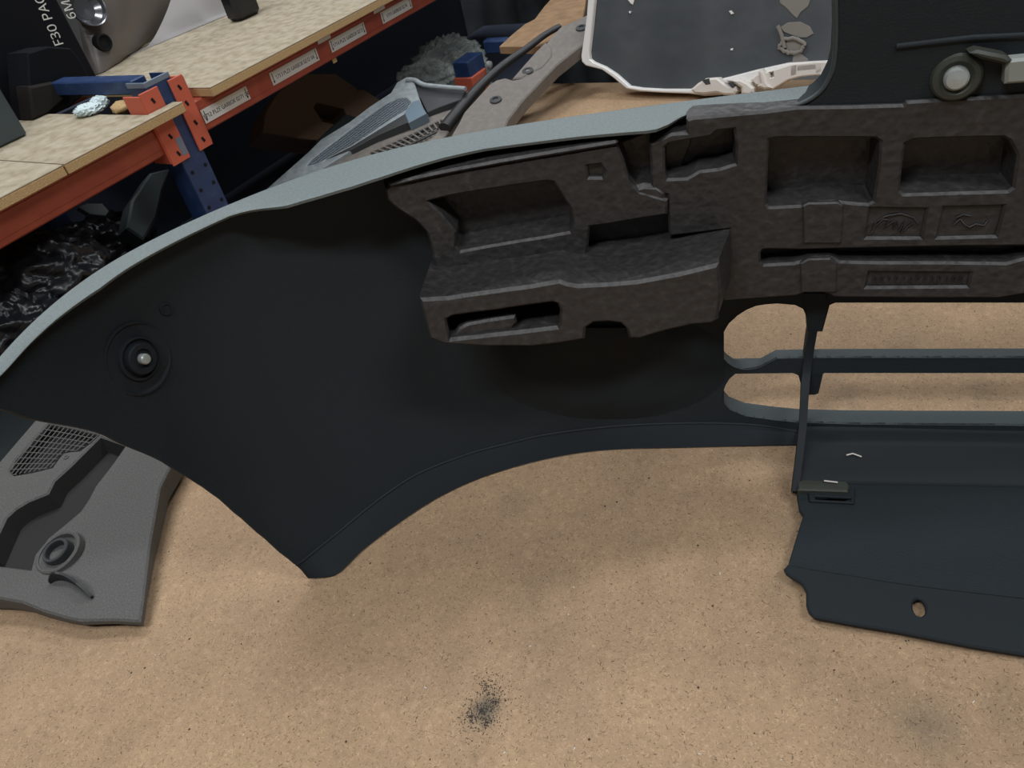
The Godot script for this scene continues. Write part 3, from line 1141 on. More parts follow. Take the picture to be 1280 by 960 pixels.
func foam(o: Node3D) -> void:
	var f := thing_part("impact_foam", o)
	var D := 0.055
	# left slab
	var st := begin()
	var slab := P([482, 236, 487, 232, 520, 226, 605, 209, 700, 193, 772, 181, 780, 200, 786, 226, 800, 240, 835, 250, 834, 269, 800, 274, 760, 281, 737, 284, 735, 312, 730, 334, 631, 340, 545, 350, 543, 332, 538, 305, 533, 290, 520, 276, 497, 262, 485, 250])
	block(st, bumper, slab, D, 0.004, [
		[P([535, 252, 560, 246, 620, 236, 683, 227, 691, 228, 695, 234, 714, 262, 716, 278, 712, 290, 680, 296, 630, 304, 576, 314, 570, 308, 571, 290, 552, 268]), 0.012, 0.004],
		[P([734, 208, 750, 206, 756, 214, 752, 222, 736, 222]), 0.048],
	], 0.003, 0.02)
	part("foam_block", st, M.foam, f)
	st = begin()
	block(st, bumper, P([485, 232, 487, 229, 520, 221, 605, 204, 690, 189, 770, 176, 773, 178, 771, 182, 700, 194, 605, 210, 520, 227, 489, 235]), D + 0.004, D - 0.02, [], 0.003, 0.02)
	part("foam_lip", st, M.foam, f)
	# right slab
	st = begin()
	var right := P([858, 150, 866, 147, 957, 139, 996, 134, 1060, 133, 1129, 131, 1133, 127, 1200, 123, 1280, 119, 1560, 113, 1560, 368, 1280, 368, 1247, 373, 1150, 373, 1043, 372, 1036, 368, 1028, 366, 1007, 366, 996, 370, 940, 374, 904, 377, 895, 340, 905, 300, 911, 287, 880, 291, 836, 296, 834, 244, 814, 238, 812, 180, 840, 167, 858, 166])
	block(st, bumper, right, D - 0.004, 0.004, [
		[P([831, 185, 836, 180, 888, 171, 897, 164, 917, 162, 920, 182, 919, 205, 900, 211, 874, 214, 859, 223, 834, 224, 831, 218]), 0.012, 0.003],
		[P([962, 175, 970, 173, 1030, 173, 1094, 173, 1100, 177, 1098, 210, 1091, 252, 1086, 255, 1068, 254, 1042, 251, 1021, 252, 1012, 255, 1003, 257, 962, 259, 958, 256, 960, 210]), 0.008, 0.004],
		[P([1132, 180, 1143, 175, 1200, 173, 1254, 172, 1262, 176, 1272, 195, 1266, 235, 1260, 239, 1190, 241, 1130, 243, 1125, 239, 1128, 210]), 0.010, 0.004],
		[P([1284, 172, 1360, 168, 1360, 230, 1284, 236]), 0.010, 0.004],
		[P([951, 317, 954, 313, 960, 312, 1000, 313, 1080, 311, 1180, 309, 1280, 308, 1370, 307, 1370, 321, 1280, 323, 1258, 329, 1180, 328, 1100, 328, 1050, 327, 1044, 323, 1036, 321, 1014, 322, 1004, 326, 992, 329, 955, 331, 951, 328]), 0.022],
		[P([1088, 261, 1100, 261, 1158, 262, 1151, 297, 1083, 297]), D - 0.009],
		[P([1181, 260, 1255, 258, 1245, 295, 1172, 297]), D - 0.009],
		[P([1087, 341, 1213, 342, 1209, 358, 1083, 359]), D - 0.009],
	], 0.003, 0.025)
	part("foam_block", st, M.foam, f)
	# marks pressed into the recesses: an oval with a script, a wave, a row of small characters
	st = begin()
	var dd := D - 0.0075
	tube(st, skin_points(P([1090, 291, 1095, 277, 1108, 270, 1126, 267, 1142, 272, 1148, 280]), dd), 0.0012, 5)
	tube(st, skin_points(P([1088, 292, 1096, 281, 1104, 274, 1112, 275, 1106, 284, 1112, 280, 1118, 276, 1116, 286, 1122, 277, 1124, 289, 1131, 276, 1127, 291, 1134, 284, 1141, 279]), dd), 0.0011, 5)
	part("embossed_oval", st, M.foam, f)
	st = begin()
	tube(st, skin_points(P([1192, 281, 1200, 274, 1206, 281, 1212, 284, 1220, 280, 1230, 282, 1236, 274]), dd), 0.0012, 5)
	tube(st, skin_points(P([1196, 272, 1204, 268, 1214, 270]), dd), 0.0011, 5)
	part("embossed_wave", st, M.foam, f)
	st = begin()
	var x := 1091.0
	while x < 1204.0:
		tube(st, skin_points(P([x, 355, x + 1.5, 346, x + 5.0, 347, x + 3.0, 351, x + 6.0, 355]), dd), 0.0008, 4)
		x += 9.0
	part("embossed_characters", st, M.foam, f)
	# upright ribs of the right slab
	for q in [P([1003, 258, 1010, 254, 1048, 253, 1055, 258, 1052, 305, 1004, 305]), P([1000, 330, 1010, 324, 1038, 323, 1047, 330, 1046, 366, 1001, 366])]:
		st = begin()
		block(st, bumper, q, D - 0.0005, 0.03, [], 0.002, 0.02)
		part("foam_rib", st, M.foam, f)
	# recessed middle between the slabs, with its rounded lobe
	st = begin()
	block(st, bumper, P([768, 180, 800, 168, 862, 144, 864, 180, 842, 230, 842, 330, 728, 335, 730, 280, 780, 255]), 0.02, 0.003, [], 0.002, 0.02)
	part("foam_web", st, M.foam, f)
	st = begin()
	block(st, bumper, P([770, 262, 776, 248, 788, 236, 804, 231, 822, 232, 834, 240, 836, 268, 800, 273, 768, 280]), D - 0.002, 0.01, [], 0.006, 0.02)
	part("foam_lobe", st, M.foam, f)
	# jutting shelf below
	var E := 0.135
	st = begin()
	block(st, bumper, P([525, 374, 560, 372, 614, 364, 660, 358, 700, 351, 710, 355, 722, 357, 760, 355, 796, 352, 850, 342, 899, 330, 902, 365, 898, 400, 889, 405, 865, 407, 830, 415, 800, 424, 786, 424, 783, 412, 776, 405, 760, 403, 742, 404, 732, 411, 730, 425, 700, 430, 666, 434, 610, 434, 557, 431, 537, 425, 530, 400]), E, E - 0.012, [
		[P([559, 400, 566, 396, 620, 389, 690, 379, 697, 381, 700, 388, 699, 404, 696, 409, 670, 412, 645, 415, 600, 420, 563, 424, 560, 410]), 0.07]], 0.004, 0.02)
	# its flanks flare towards the slab
	var rimp := PackedVector2Array()
	for q in P([525, 374, 560, 372, 614, 364, 660, 358, 700, 351, 710, 355, 722, 357, 760, 355, 796, 352, 850, 342, 899, 330, 902, 365, 898, 400, 889, 405, 865, 407, 830, 415, 800, 424, 786, 424, 783, 412, 776, 405, 760, 403, 742, 404, 732, 411, 730, 425, 700, 430, 666, 434, 610, 434, 557, 431, 537, 425, 530, 400]):
		rimp.append(bump_px(q, E))
	rimp = dense(rimp, 0.02)
	var smin := 1e9
	var smax := -1e9
	for q in rimp:
		smin = minf(smin, q.x)
		smax = maxf(smax, q.x)
	var rooted := PackedVector2Array()
	for q in rimp:
		rooted.append(q + Vector2(0.030 * (1.0 - smoothstep(smin + 0.01, smin + 0.06, q.x)) + 0.024 * smoothstep(smax - 0.03, smax - 0.005, q.x), 0.0))
	walls(st, bumper, rimp, E - 0.012, rooted, 0.02, 1.0)
	part("foam_shelf", st, M.foam, f)
	# broken flap inside the slot
	st = begin()
	block(st, bumper, P([566, 424, 575, 410, 584, 405, 610, 400, 645, 395, 647, 404, 641, 410, 645, 418, 600, 424]), E - 0.008, 0.09, [], 0.003, 0.02)
	part("foam_flap", st, M.foam, f)

# ------------------------------------------------------------------ loose panel at the left
func loose_cowl() -> void:
	var o := thing("cowl_panel", "dusty grey windscreen cowl panel with a mesh grille lying under the bumper's left end", "car panel", Vector3(-0.8, 0.0, -0.95))
	var ch := plane_chart(Vector3(-0.75, 0.05, -0.95), Vector3(0.06, 1, 0.10), Vector3(1, 0, 0))
	var mesh_hole := P([60, 529, 90, 535, 124, 543, 112, 554, 100, 563, 88, 564, 79, 566, 72, 574, 65, 584, 41, 590, 16, 594, 11, 588, 19, 574, 40, 551])
	var trough := P([125, 546, 156, 557, 140, 580, 119, 607, 110, 624, 100, 639, 81, 655, 60, 672, 43, 693, 38, 712, -10, 706, -60, 700, -60, 690, -12, 690, 0, 664, 8, 647, 20, 636, 35, 627, 60, 617, 68, 601, 89, 582, 108, 563])
	var st := begin()
	block(st, ch, P([48, 520, -2, 578, -70, 660, -80, 740, 0, 748, 27, 753, 54, 764, 81, 772, 100, 776, 141, 775, 175, 777, 179, 750, 187, 683, 200, 609, 213, 583, 235, 540, 150, 500, 70, 500]), 0.0, -0.012, [[mesh_hole, null], [trough, null]], 0.003, 0.05, true, true)
	part("panel_shell", st, M.cowl_grey, o)
	st = begin()
	var tq := PackedVector2Array()
	for q in trough: tq.append(ch.px.call(q, 0.0))
	tq = dense(tq, 10.0)
	var tl := grown(tq, -0.008)
	walls(st, ch, tq, -0.003, tl, -0.034, -1.0)
	fill(st, ch, tl, [], -0.034, 10.0)
	part("trough", st, M.trough_black, o, "", "deep black trough")
	st = begin()
	var mq := PackedVector2Array()
	for q in mesh_hole: mq.append(ch.px.call(q, 0.0))
	mq = grown(dense(mq, 10.0), 0.004)
	walls(st, ch, mq, -0.012, mq, -0.03, -1.0)
	fill(st, ch, mq, [], -0.03, 10.0)
	part("dark_mesh_backing", st, M.trough_black, o)  # dark box added below so the mesh openings read as shade
	# turned-down edges
	st = begin()
	var rim := P([-80, 740, 0, 748, 27, 753, 54, 764, 81, 772, 100, 776, 141, 775, 175, 777, 179, 750, 187, 683, 200, 609, 213, 583, 235, 540])
	var top := PackedVector3Array()
	var low := PackedVector3Array()
	for q in rim:
		var c: Vector2 = ch.px.call(q, -0.002)
		var p: Vector3 = ch.at.call(c.x, c.y, -0.002)
		top.append(p)
		low.append(Vector3(p.x - 0.004, 0.012, p.z - 0.006))
	sheet(st, [top, low], 0.003, Vector3(1, 0.2, 1))
	part("turned_edge", st, M.cowl_grey, o)
	# dark sheet added in the gap at the left, for its shade
	var lc := plane_chart(Vector3(-1.15, -0.06, -1.5), Vector3(0.3, 1, 0.3), ru)
	var ls := begin()
	block(ls, lc, P([-90, 450, -10, 478, 70, 500, 66, 528, 10, 600, -90, 690]), 0.0, -0.012, [], 0.004, 0.05, true, true)
	sole("gap_shade_sheet", ls, M.gap_shade, "added dark sheet standing in for the shade between bench and shelving at the left edge, beside the cowl panel", "car part")
	# mesh grille
	st = begin()
	var corner := [Vector2(60, 529), Vector2(124, 543), Vector2(72, 590), Vector2(8, 594)]
	var uv := []
	for q in mesh_hole:
		uv.append(ch.px.call(q, -0.004))
	var region := PackedVector2Array(uv)
	for way in 2:
		var n := 12 if way == 0 else 9
		for k in range(-2, n + 3):
			var t := float(k) / n
			var a: Vector2
			var b: Vector2
			if way == 0:
				a = ch.px.call(corner[0].lerp(corner[1], t), -0.004)
				b = ch.px.call(corner[3].lerp(corner[2], t), -0.004)
			else:
				a = ch.px.call(corner[0].lerp(corner[3], t), -0.004)
				b = ch.px.call(corner[1].lerp(corner[2], t), -0.004)
			var dir := (b - a) * 0.6
			for seg in Geometry2D.intersect_polyline_with_polygon(PackedVector2Array([a - dir, b + dir]), region):
				var p: Vector3 = ch.at.call(seg[0].x, seg[0].y, -0.004)
				var q: Vector3 = ch.at.call(seg[seg.size() - 1].x, seg[seg.size() - 1].y, -0.004)
				tube(st, PackedVector3Array([p, q]), 0.0013, 4)
	part("grille_mesh", st, M.cowl_grey, o, "stuff")
	# drain spigot
	var sc: Vector2 = ch.px.call(Vector2(75, 692), 0.0)
	var sp: Vector3 = ch.at.call(sc.x, sc.y, 0.0)
	var sn := Vector3(-0.10, 1.0, 0.16)
	st = begin()
	lathe(st, sp, sn, [Vector2(0.040, -0.004), Vector2(0.039, 0.006), Vector2(0.036, 0.008), Vector2(0.033, 0.007), Vector2(0.0315, -0.003), Vector2(0.018, -0.003)], 36)
	var ring := part("spigot_ring", st, M.cowl_grey, o)
	st = begin()
	lathe(st, sp, sn, [Vector2(0.0235, -0.01), Vector2(0.0225, 0.012), Vector2(0.0215, 0.0135), Vector2(0.0175, 0.0135), Vector2(0.0168, 0.012), Vector2(0.0168, -0.012), Vector2(0.0, -0.012)], 32)
	part("spigot_tube", st, M.cowl_dark, ring)
	st = begin()
	lathe(st, sp, sn, [Vector2(0.0166, -0.0115), Vector2(0.0, -0.0113)], 24)
	part("bore", st, M.hole, ring)
	# black fin
	st = begin()
	var fin := []
	for h in [0.0, 0.020]:
		var row := PackedVector3Array()
		for q in P([63, 730, 72, 726, 84, 727, 96, 733, 107, 742, 115, 749]):
			var c: Vector2 = ch.px.call(q, 0.0)
			row.append(ch.at.call(c.x, c.y, h * (1.0 if row.size() in [1, 2, 3, 4] else 0.3)))
		fin.append(resampled(row, 14))
	sheet(st, fin, 0.004, Vector3(0, 0.3, 1))
	part("fin", st, M.rubber, o)
	st = begin()
	var cc: Vector2 = ch.px.call(Vector2(83, 572), 0.0)
	lathe(st, ch.at.call(cc.x, cc.y, 0.0), Vector3(0.06, 1, 0.1), [Vector2(0.005, 0.0), Vector2(0.0045, 0.002), Vector2(0.003, 0.002), Vector2(0.0025, 0.0005), Vector2(0.0, 0.0005)], 14)
	part("rivet", st, M.cowl_grey, o)

# ------------------------------------------------------------------ pallet shelving
func shelving() -> void:
	var o := thing("pallet_shelving", "blue and orange steel pallet shelving along the left side behind the bumper", "shelving", rk(1.2, -0.85, -1.8))
	var wf := -1.775   # front plane of post and beams
	# post of folded steel: front face and two flanks
	var st := begin()
	rbox(st, 1.165, 1.24, -0.85, 0.486, wf - 0.004, wf, 0.001)
	rbox(st, 1.165, 1.169, -0.85, 0.486, wf - 0.07, wf - 0.004, 0.001)
	rbox(st, 1.236, 1.24, -0.85, 0.486, wf - 0.07, wf - 0.004, 0.001)
	var post := part("post", st, M.blue_steel, o)
	st = begin()
	rbox(st, 1.163, 1.242, 0.474, 0.487, wf - 0.005, wf + 0.0006, 0.001)
	rbox(st, 1.163, 1.168, 0.474, 0.487, wf - 0.071, wf - 0.003, 0.001)
	part("worn_top", st, M.scuffed_blue, post, "", "paint worn to grey along the top edge")
	var y := -0.8
	while y < 0.30:
		for u in [1.180, 1.226]:
			st = begin()
			lathe(st, rk(u, y, wf + 0.0004), rn, [Vector2(0.0065, -0.002), Vector2(0.0055, 0.0003), Vector2(0.0, 0.0003)], 10)
			if y > -0.1:
				part("slot", st, M.hole, post)
		y += 0.05
	for w in [wf - 0.86]:
		st = begin()
		rbox(st, 1.165, 1.24, -0.85, 0.486, w - 0.07, w, 0.002)
		part("post", st, M.blue_steel, o)
	# frame braces between front and rear posts
	for h in [0.452, -0.16]:
		st = begin()
		rbox(st, 1.18, 1.225, h, h + 0.035, -2.196 if h > 0.0 else wf - 0.86, wf - 0.071, 0.003)
		part("brace", st, M.blue_steel, o)
	# beams, front and rear, with their hook plates
	for w in [wf - 0.045, wf - 0.90]:
		for r in [[-1.4, 1.148], [1.258, 3.9]]:
			st = begin()
			rbox(st, r[0], r[1], 0.318, 0.398, w, w + 0.04, 0.004)
			rbox(st, r[0], r[1], 0.334, 0.382, w + 0.037, w + 0.0415, 0.002)
			part("beam", st, M.orange_steel, o)
	for r in [[1.135, 1.192, -1.0], [1.226, 1.272, 1.0]]:
		st = begin()
		rbox(st, r[0], r[1], 0.288, 0.470, wf + 0.001, wf + 0.006, 0.002)
		var flank: float = r[0] if r[2] < 0 else r[1]
		rbox(st, flank - 0.003, flank + 0.003, 0.295, 0.465, wf - 0.06, wf + 0.004, 0.002)
		var plate := part("hook_plate", st, M.orange_bright, o)
		for h in [0.31, 0.355, 0.405, 0.445]:
			st = begin()
			bx(st, rk((r[0] + r[1]) / 2, h, wf + 0.0064), Vector3(0.007, 0.013, 0.002), Basis(ru, Vector3.UP, rn) * Basis(Vector3(0, 0, 1), 0.35), 0.0005)
			part("hook_hole", st, M.hole, plate)
		if r[2] < 0:
			st = begin()
			rbox(st, 1.172, 1.190, 0.30, 0.345, wf + 0.0062, wf + 0.0068, 0.0002)
			part("worn_patch", st, M.scuffed_blue, plate, "", "patch of bare scratched metal")
	# stickers along the right beam: ends on the beam (u), bottom height, size
	var wl := wf - 0.003
	var texts := ["1712 PLZE GARBOX 0271 04", "1713 PLZE GARBOX 0272 04", "1714 PLZE GARBOX 0273", "1715 GARBOX 0274"]
	var spots := [[1.283, 1.452], [1.545, 1.75], [1.81, 1.985], [2.075, 2.245]]
	for i in 4:
		st = begin()
		var u0: float = spots[i][0]
		var u1: float = spots[i][1]
		rbox(st, u0, u1, 0.337, 0.372, wl, wl + 0.001, 0.0003)
		var s := part("sticker", st, M.label_paper, o)
		lettering("print", texts[i], 0.0135, rk((u0 + u1) / 2, 0.353, wl + 0.0012), ru, rn, M.ink, s)
		for e in [u0 + 0.008, u1 - 0.008]:
			st = begin()
			rbox(st, e - 0.0012, e + 0.0012, 0.345, 0.368, wl + 0.001, wl + 0.0016, 0.0002)
			var t := rk(e, 0.340, wl + 0.0013)
			quad(st, t, t + ru * 0.004 + Vector3(0, 0.008, 0), t + Vector3(0, 0.0065, 0), t - ru * 0.004 + Vector3(0, 0.008, 0), rn)
			part("arrow", st, M.ink, s)
	for u in [1.795, 2.075]:
		st = begin()
		rbox(st, u - 0.03, u + 0.03, 0.376, 0.3975, wl, wl + 0.001, 0.0003)
		part("sticker", st, M.label_paper, o)
	# ---- chipboard decks
	for b in [[-1.4, 0.862, "pale chipboard shelf board nearest the viewer, cut off by the left edge"], [0.866, 1.212, "short pale chipboard shelf board ending at the blue post"], [1.305, 3.9, "long pale chipboard shelf board above the row of white stickers"]]:
		var d := thing("shelf_board", b[2], "shelf board", rk((b[0] + b[1]) / 2, 0.4, -2.1), "chipboard shelf boards")
		st = begin()
		var nose: bool = b[1] < 1.3 and b[1] > 1.0
		var main_end: float = 1.130 if nose else b[1]
		rbox(st, b[0], main_end, 0.4205, 0.4235, wf - 0.90, wf + 0.045, 0.001)
		if nose:
			rbox(st, main_end, b[1], 0.4205, 0.4235, wf + 0.009, wf + 0.045, 0.001)
		part("board_face", st, M.shelf_chipboard, d)
		st = begin()
		rbox(st, b[0], main_end, 0.399, 0.4205, wf - 0.90, wf + 0.045, 0.002)
		if nose:
			rbox(st, main_end - 0.002, b[1], 0.399, 0.4205, wf + 0.009, wf + 0.045, 0.002)
		part("board_core", st, M.chipboard_edge, d)

func face_point(q: Array, w: float) -> Vector3:
	return onto(Vector2(q[0], q[1]), rk(0, 0, w), rn)

func shelf_goods() -> void:
	var y0 := 0.4237
	# slate box at the left
	var o := thing("storage_box", "dark slate-grey box at the left edge of the shelf, pale along its top", "box", rk(0.8, y0, -2.25))
	var st := begin()
	rbox(st, 0.55, 1.0, y0, 0.625, -2.31, -2.08, 0.006)
	part("box_body", st, M.slate_box, o)
	st = begin()
	rbox(st, 0.56, 0.99, 0.626, 0.634, -2.30, -2.09, 0.003)
	part("box_lid", st, M.slate_box, o)
	# black carton with handwriting in white paint pen
	o = thing("black_carton", "tall black carton marked in white handwriting at the back left of the shelf", "box", rk(1.3, y0, -2.5))
	var wc := -2.33
	var a := face_point([93, 40], wc)
	var ur := a.dot(ru)
	st = begin()
	rbox(st, ur - 0.75, ur, y0, 1.25, wc - 0.25, wc, 0.006)
	part("carton_body", st, M.black_card, o)
	for t in [["F30 PACA7", 0.036, [57, 16]], ["6M/6", 0.036, [83, 4]]]:
		lettering("handwriting", t[0], t[1], face_point(t[2], wc + 0.0008), Vector3.UP + ru * 0.1, rn, M.paint_pen, o)
	# curved painted wing, dark glossy face with a bright fold, then its silver side
	o = thing("car_wing", "glossy taupe and silver car wing panel standing on the shelf beside the black carton", "car panel", rk(1.75, y0, -2.45))
	st = begin()
	var rows := []
	for i in 15:
		var t := i / 14.0
		var row := PackedVector3Array()
		for j in 17:
			var s := j / 16.0
			var left := Vector2(lerpf(92, 112, t * t), lerpf(-60, 96, t))
			var right := Vector2(lerpf(224, 168, t * t), lerpf(-60, 84, t))
			var q := left.lerp(right, s)
			var p := onto(q, rk(0, 0, -2.46 + 0.10 * sin(PI * (0.25 + 0.75 * s)) - 0.06 * (1.0 - t) ), rn)
			p.y = maxf(p.y, 0.426)
			row.append(p)
		rows.append(row)
	sheet(st, rows, 0.004, rn)
	part("wing_face", st, M.taupe_paint, o)
	st = begin()
	lathe(st, onto(Vector2(130, 53), rk(0, 0, -2.365), rn), rn, [Vector2(0.026, -0.02), Vector2(0.025, 0.004), Vector2(0.021, 0.006), Vector2(0.019, -0.004), Vector2(0.0, -0.004)], 22)
	part("round_opening", st, M.hole, o)
	st = begin()
	rows = []
	for i in 13:
		var t := i / 12.0
		var row := PackedVector3Array()
		for j in 9:
			var s := j / 8.0
			var left := Vector2(lerpf(223, 168, t * t), lerpf(-60, 84, t))
			var right := Vector2(lerpf(262, 297, clampf(t * 1.25, 0.0, 1.0)), lerpf(-60, 33, t))
			var p := onto(left.lerp(right, s), rk(0, 0, -2.42 + 0.05 * s - 0.06 * (1.0 - t)), rn)
			p.y = maxf(p.y, 0.426)
			row.append(p)
		rows.append(row)
	sheet(st, rows, 0.004, rn)
	part("wing_side", st, M.silver_paint, o, "", "silver side of the wing")
	# lamp reflector peeping out between carton and wing
	o = thing("reflector", "shiny chrome reflector shell between the black carton and the wing panel", "car lamp", face_point([102, 14], -2.33))
	st = begin()
	var rp := face_point([107, 10], -2.375)
	lathe(st, rp, (rn + Vector3(0, 0.3, 0)).normalized(), [Vector2(0.0, -0.01), Vector2(0.030, -0.008), Vector2(0.046, 0.004), Vector2(0.052, 0.014), Vector2(0.055, 0.015), Vector2(0.056, 0.012), Vector2(0.048, -0.004), Vector2(0.034, -0.02), Vector2(0.0, -0.024)], 32)
	part("bowl", st, M.chrome, o)
	# black tray to the right of the wing
	o = thing("black_bin", "small black plastic bin on the shelf at the right end of the wing panel", "bin", rk(2.1, y0, -2.35))
	st = begin()
	var ba := face_point([296, 14], -2.2)
	var bb := face_point([330, 14], -2.2)
	rbox(st, ba.dot(ru), bb.dot(ru), y0, 0.66, -2.27, -2.2, 0.02)
	part("bin_body", st, M.black_gloss, o)
	# dark moulded housing in front of the carton
	o = thing("plastic_housing", "black moulded plastic housing with a brownish face, between the slate box and the blue brace", "car part", face_point([72, 150], -2.2))
	var hc := plane_chart(rk(0, 0, -2.2), rn, ru)
	st = begin()
	block(st, hc, P([34, 66, 60, 58, 88, 60, 100, 74, 112, 96, 106, 118, 88, 134, 62, 144, 40, 152]), 0.0, -0.10, [], 0.004)
	part("housing_body", st, M.black_card, o)
	st = begin()
	block(st, hc, P([36, 108, 66, 102, 82, 124, 62, 142, 42, 150]), 0.012, -0.05, [], 0.006)
	part("housing_face", st, M.taupe_dark, o, "", "brownish face")
	# crumpled pieces in the gap behind the front board
	o = thing("white_rag", "small white crumpled rag in the gap behind the front shelf board", "rag", hit(Vector2(113, 134), 0.425))
	st = begin()
	lump(st, hit(Vector2(112, 136), 0.436), Vector3(0.036, 0.013, 0.03), 5, 0.5, 60)
	part("rag_fold", st, M.rag_white, o)
	st = begin()
	lump(st, hit(Vector2(124, 128), 0.442), Vector3(0.022, 0.014, 0.018), 6, 0.5, 50)
	part("rag_fold", st, M.rag_white, o)
	st = begin()
	lump(st, hit(Vector2(152, 134), 0.432), Vector3(0.025, 0.014, 0.025), 8, 0.4)
	sole("cork_scrap", st, M.chipboard_edge, "tiny tan scrap on the shelf beside the white rag", "scrap")

# a crumpled lump: a ball pushed about by noise
func lump(st: SurfaceTool, c: Vector3, r: Vector3, sd: int, rough: float, seg := 22, freq := 0.9) -> void:
	var f := noise(freq, FastNoiseLite.TYPE_SIMPLEX, 3, sd)
	f.fractal_type = FastNoiseLite.FRACTAL_RIDGED
	var rows := []
	for i in seg / 2 + 1:
		var row := PackedVector3Array()
		var th := PI * clampf(float(i) / (seg / 2), 0.01, 0.99)
		for j in seg + 1:
			var ph := TAU * (j % seg) / seg
			var d := Vector3(sin(th) * cos(ph), cos(th), sin(th) * sin(ph))
			var k := 1.0 + rough * 0.6 * f.get_noise_3dv(d * 1.6)
			row.append(c + Vector3(d.x * r.x, d.y * r.y, d.z * r.z) * k)
		rows.append(row)
	var nr := rows.size()
	var nn := []
	for i in nr:
		var line := []
		for j in seg + 1:
			var du: Vector3 = rows[i][(j + 1) % seg] - rows[i][(j + seg - 1) % seg]
			var dv: Vector3 = rows[mini(i + 1, nr - 1)][j] - rows[maxi(i - 1, 0)][j]
			var n := du.cross(dv).normalized()
			line.append(n if n.dot(rows[i][j] - c) > 0.0 else -n)
		nn.append(line)
	for i in nr - 1:
		for j in seg:
			tri(st, rows[i][j], rows[i][j + 1], rows[i + 1][j + 1], nn[i][j], nn[i][j + 1], nn[i + 1][j + 1])
			tri(st, rows[i][j], rows[i + 1][j + 1], rows[i + 1][j], nn[i][j], nn[i + 1][j + 1], nn[i + 1][j])

func under_shelf_goods() -> void:
	# lower deck and an added dark sheet for the shade behind it
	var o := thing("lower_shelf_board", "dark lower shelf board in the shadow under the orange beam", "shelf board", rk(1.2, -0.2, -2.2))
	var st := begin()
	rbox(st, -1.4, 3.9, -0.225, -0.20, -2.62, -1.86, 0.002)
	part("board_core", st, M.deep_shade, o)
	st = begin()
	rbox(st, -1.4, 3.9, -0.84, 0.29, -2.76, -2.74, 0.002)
	sole("shade_backing", st, M.deep_shade, "added dark sheet standing in for the deep shade behind the lower shelf", "sheet")
	# bags and dark parts
	for b in [[[50, 352], -1.93, Vector3(0.15, 0.10, 0.12), 3, "crumpled glossy black bag under the near end of the orange beam"], [[20, 418], -1.86, Vector3(0.12, 0.09, 0.11), 4, "black bag wedged lowest against the bumper's left end"], [[122, 318], -2.3, Vector3(0.16, 0.10, 0.14), 7, "black bag in the shadow between the glossy bag and the grey pad"]]:
		var p := face_point(b[0], b[1])
		st = begin()
		lump(st, p, b[2], b[3], 0.38, 110, 0.7)
		sole("bin_bag", st, M.black_bag, b[4], "bag", "black bags under the shelf")
	var pc := plane_chart(rk(0, 0, -2.02), (rn + Vector3(0, 0.5, 0)).normalized(), ru)
	st = begin()
	block(st, pc, P([158, 285, 165, 250, 188, 216, 214, 210, 204, 236, 196, 272, 180, 300]), 0.0, -0.08, [], 0.006)
	sole("grey_pad", st, M.slate_box, "folded grey pad leaning under the shelf left of the blue post", "pad")
	st = begin()
	block(st, plane_chart(rk(0, 0, -2.0), (rn + Vector3(0, 0.6, 0)).normalized(), ru), P([98, 259, 108, 254, 128, 254, 137, 264, 132, 270, 112, 268]), 0.0, -0.02, [], 0.002)
	sole("grey_scrap", st, M.slate_box, "small grey scrap hanging just under the near orange beam", "scrap")
	# torn cardboard box with a hand hole
	var cb := thing("cardboard_box", "brown cardboard box with a dark hand hole, lying under the white stickers", "box", rk(1.75, -0.2, -2.3))
	var cc := plane_chart(face_point([400, 130], -2.25), (rn + Vector3(0, 0.55, 0)).normalized(), ru)
	st = begin()
	block(st, cc, P([328, 166, 332, 140, 345, 118, 372, 92, 420, 92, 446, 110, 440, 140, 425, 178, 374, 173]), 0.0, -0.12, [[P([392, 134, 396, 128, 430, 136, 434, 146, 420, 156, 404, 152]), -0.1]], 0.003)
	part("box_panel", st, M.cardboard_box, cb)
	st = begin()
	block(st, cc, P([441, 112, 456, 112, 480, 128, 468, 142, 440, 150, 436, 138]), -0.01, -0.12, [], 0.003)
	part("box_flap", st, M.cardboard_box, cb)
	st = begin()
	block(st, cc, P([396, 176, 432, 142, 446, 146, 420, 190, 396, 196]), 0.03, 0.004, [], 0.004)
	sole("slate_sheet", st, M.slate_box, "dark grey-green sheet standing before the cardboard box's hand hole", "sheet")
	# bundle of clear film
	st = begin()
	for k in [[560, 80, 0.13, 0.09, 12], [532, 98, 0.10, 0.06, 13], [582, 98, 0.10, 0.08, 14]]:
		lump(st, face_point([k[0], k[1]], -2.02), Vector3(k[2], k[3], k[2] * 0.7), k[4], 0.6, 110, 0.75)
	sole("plastic_film", st, M.film, "crumpled bundle of pale plastic film under the far end of the orange beam", "film")
	st = begin()
	bx(st, face_point([418, 75], -1.80), Vector3(0.018, 0.016, 0.004), Basis(ru, Vector3.UP, rn), 0.001)
	sole("yellow_tag", st, M.yellow_tag, "tiny yellow tag just under the orange beam by the third sticker", "tag")

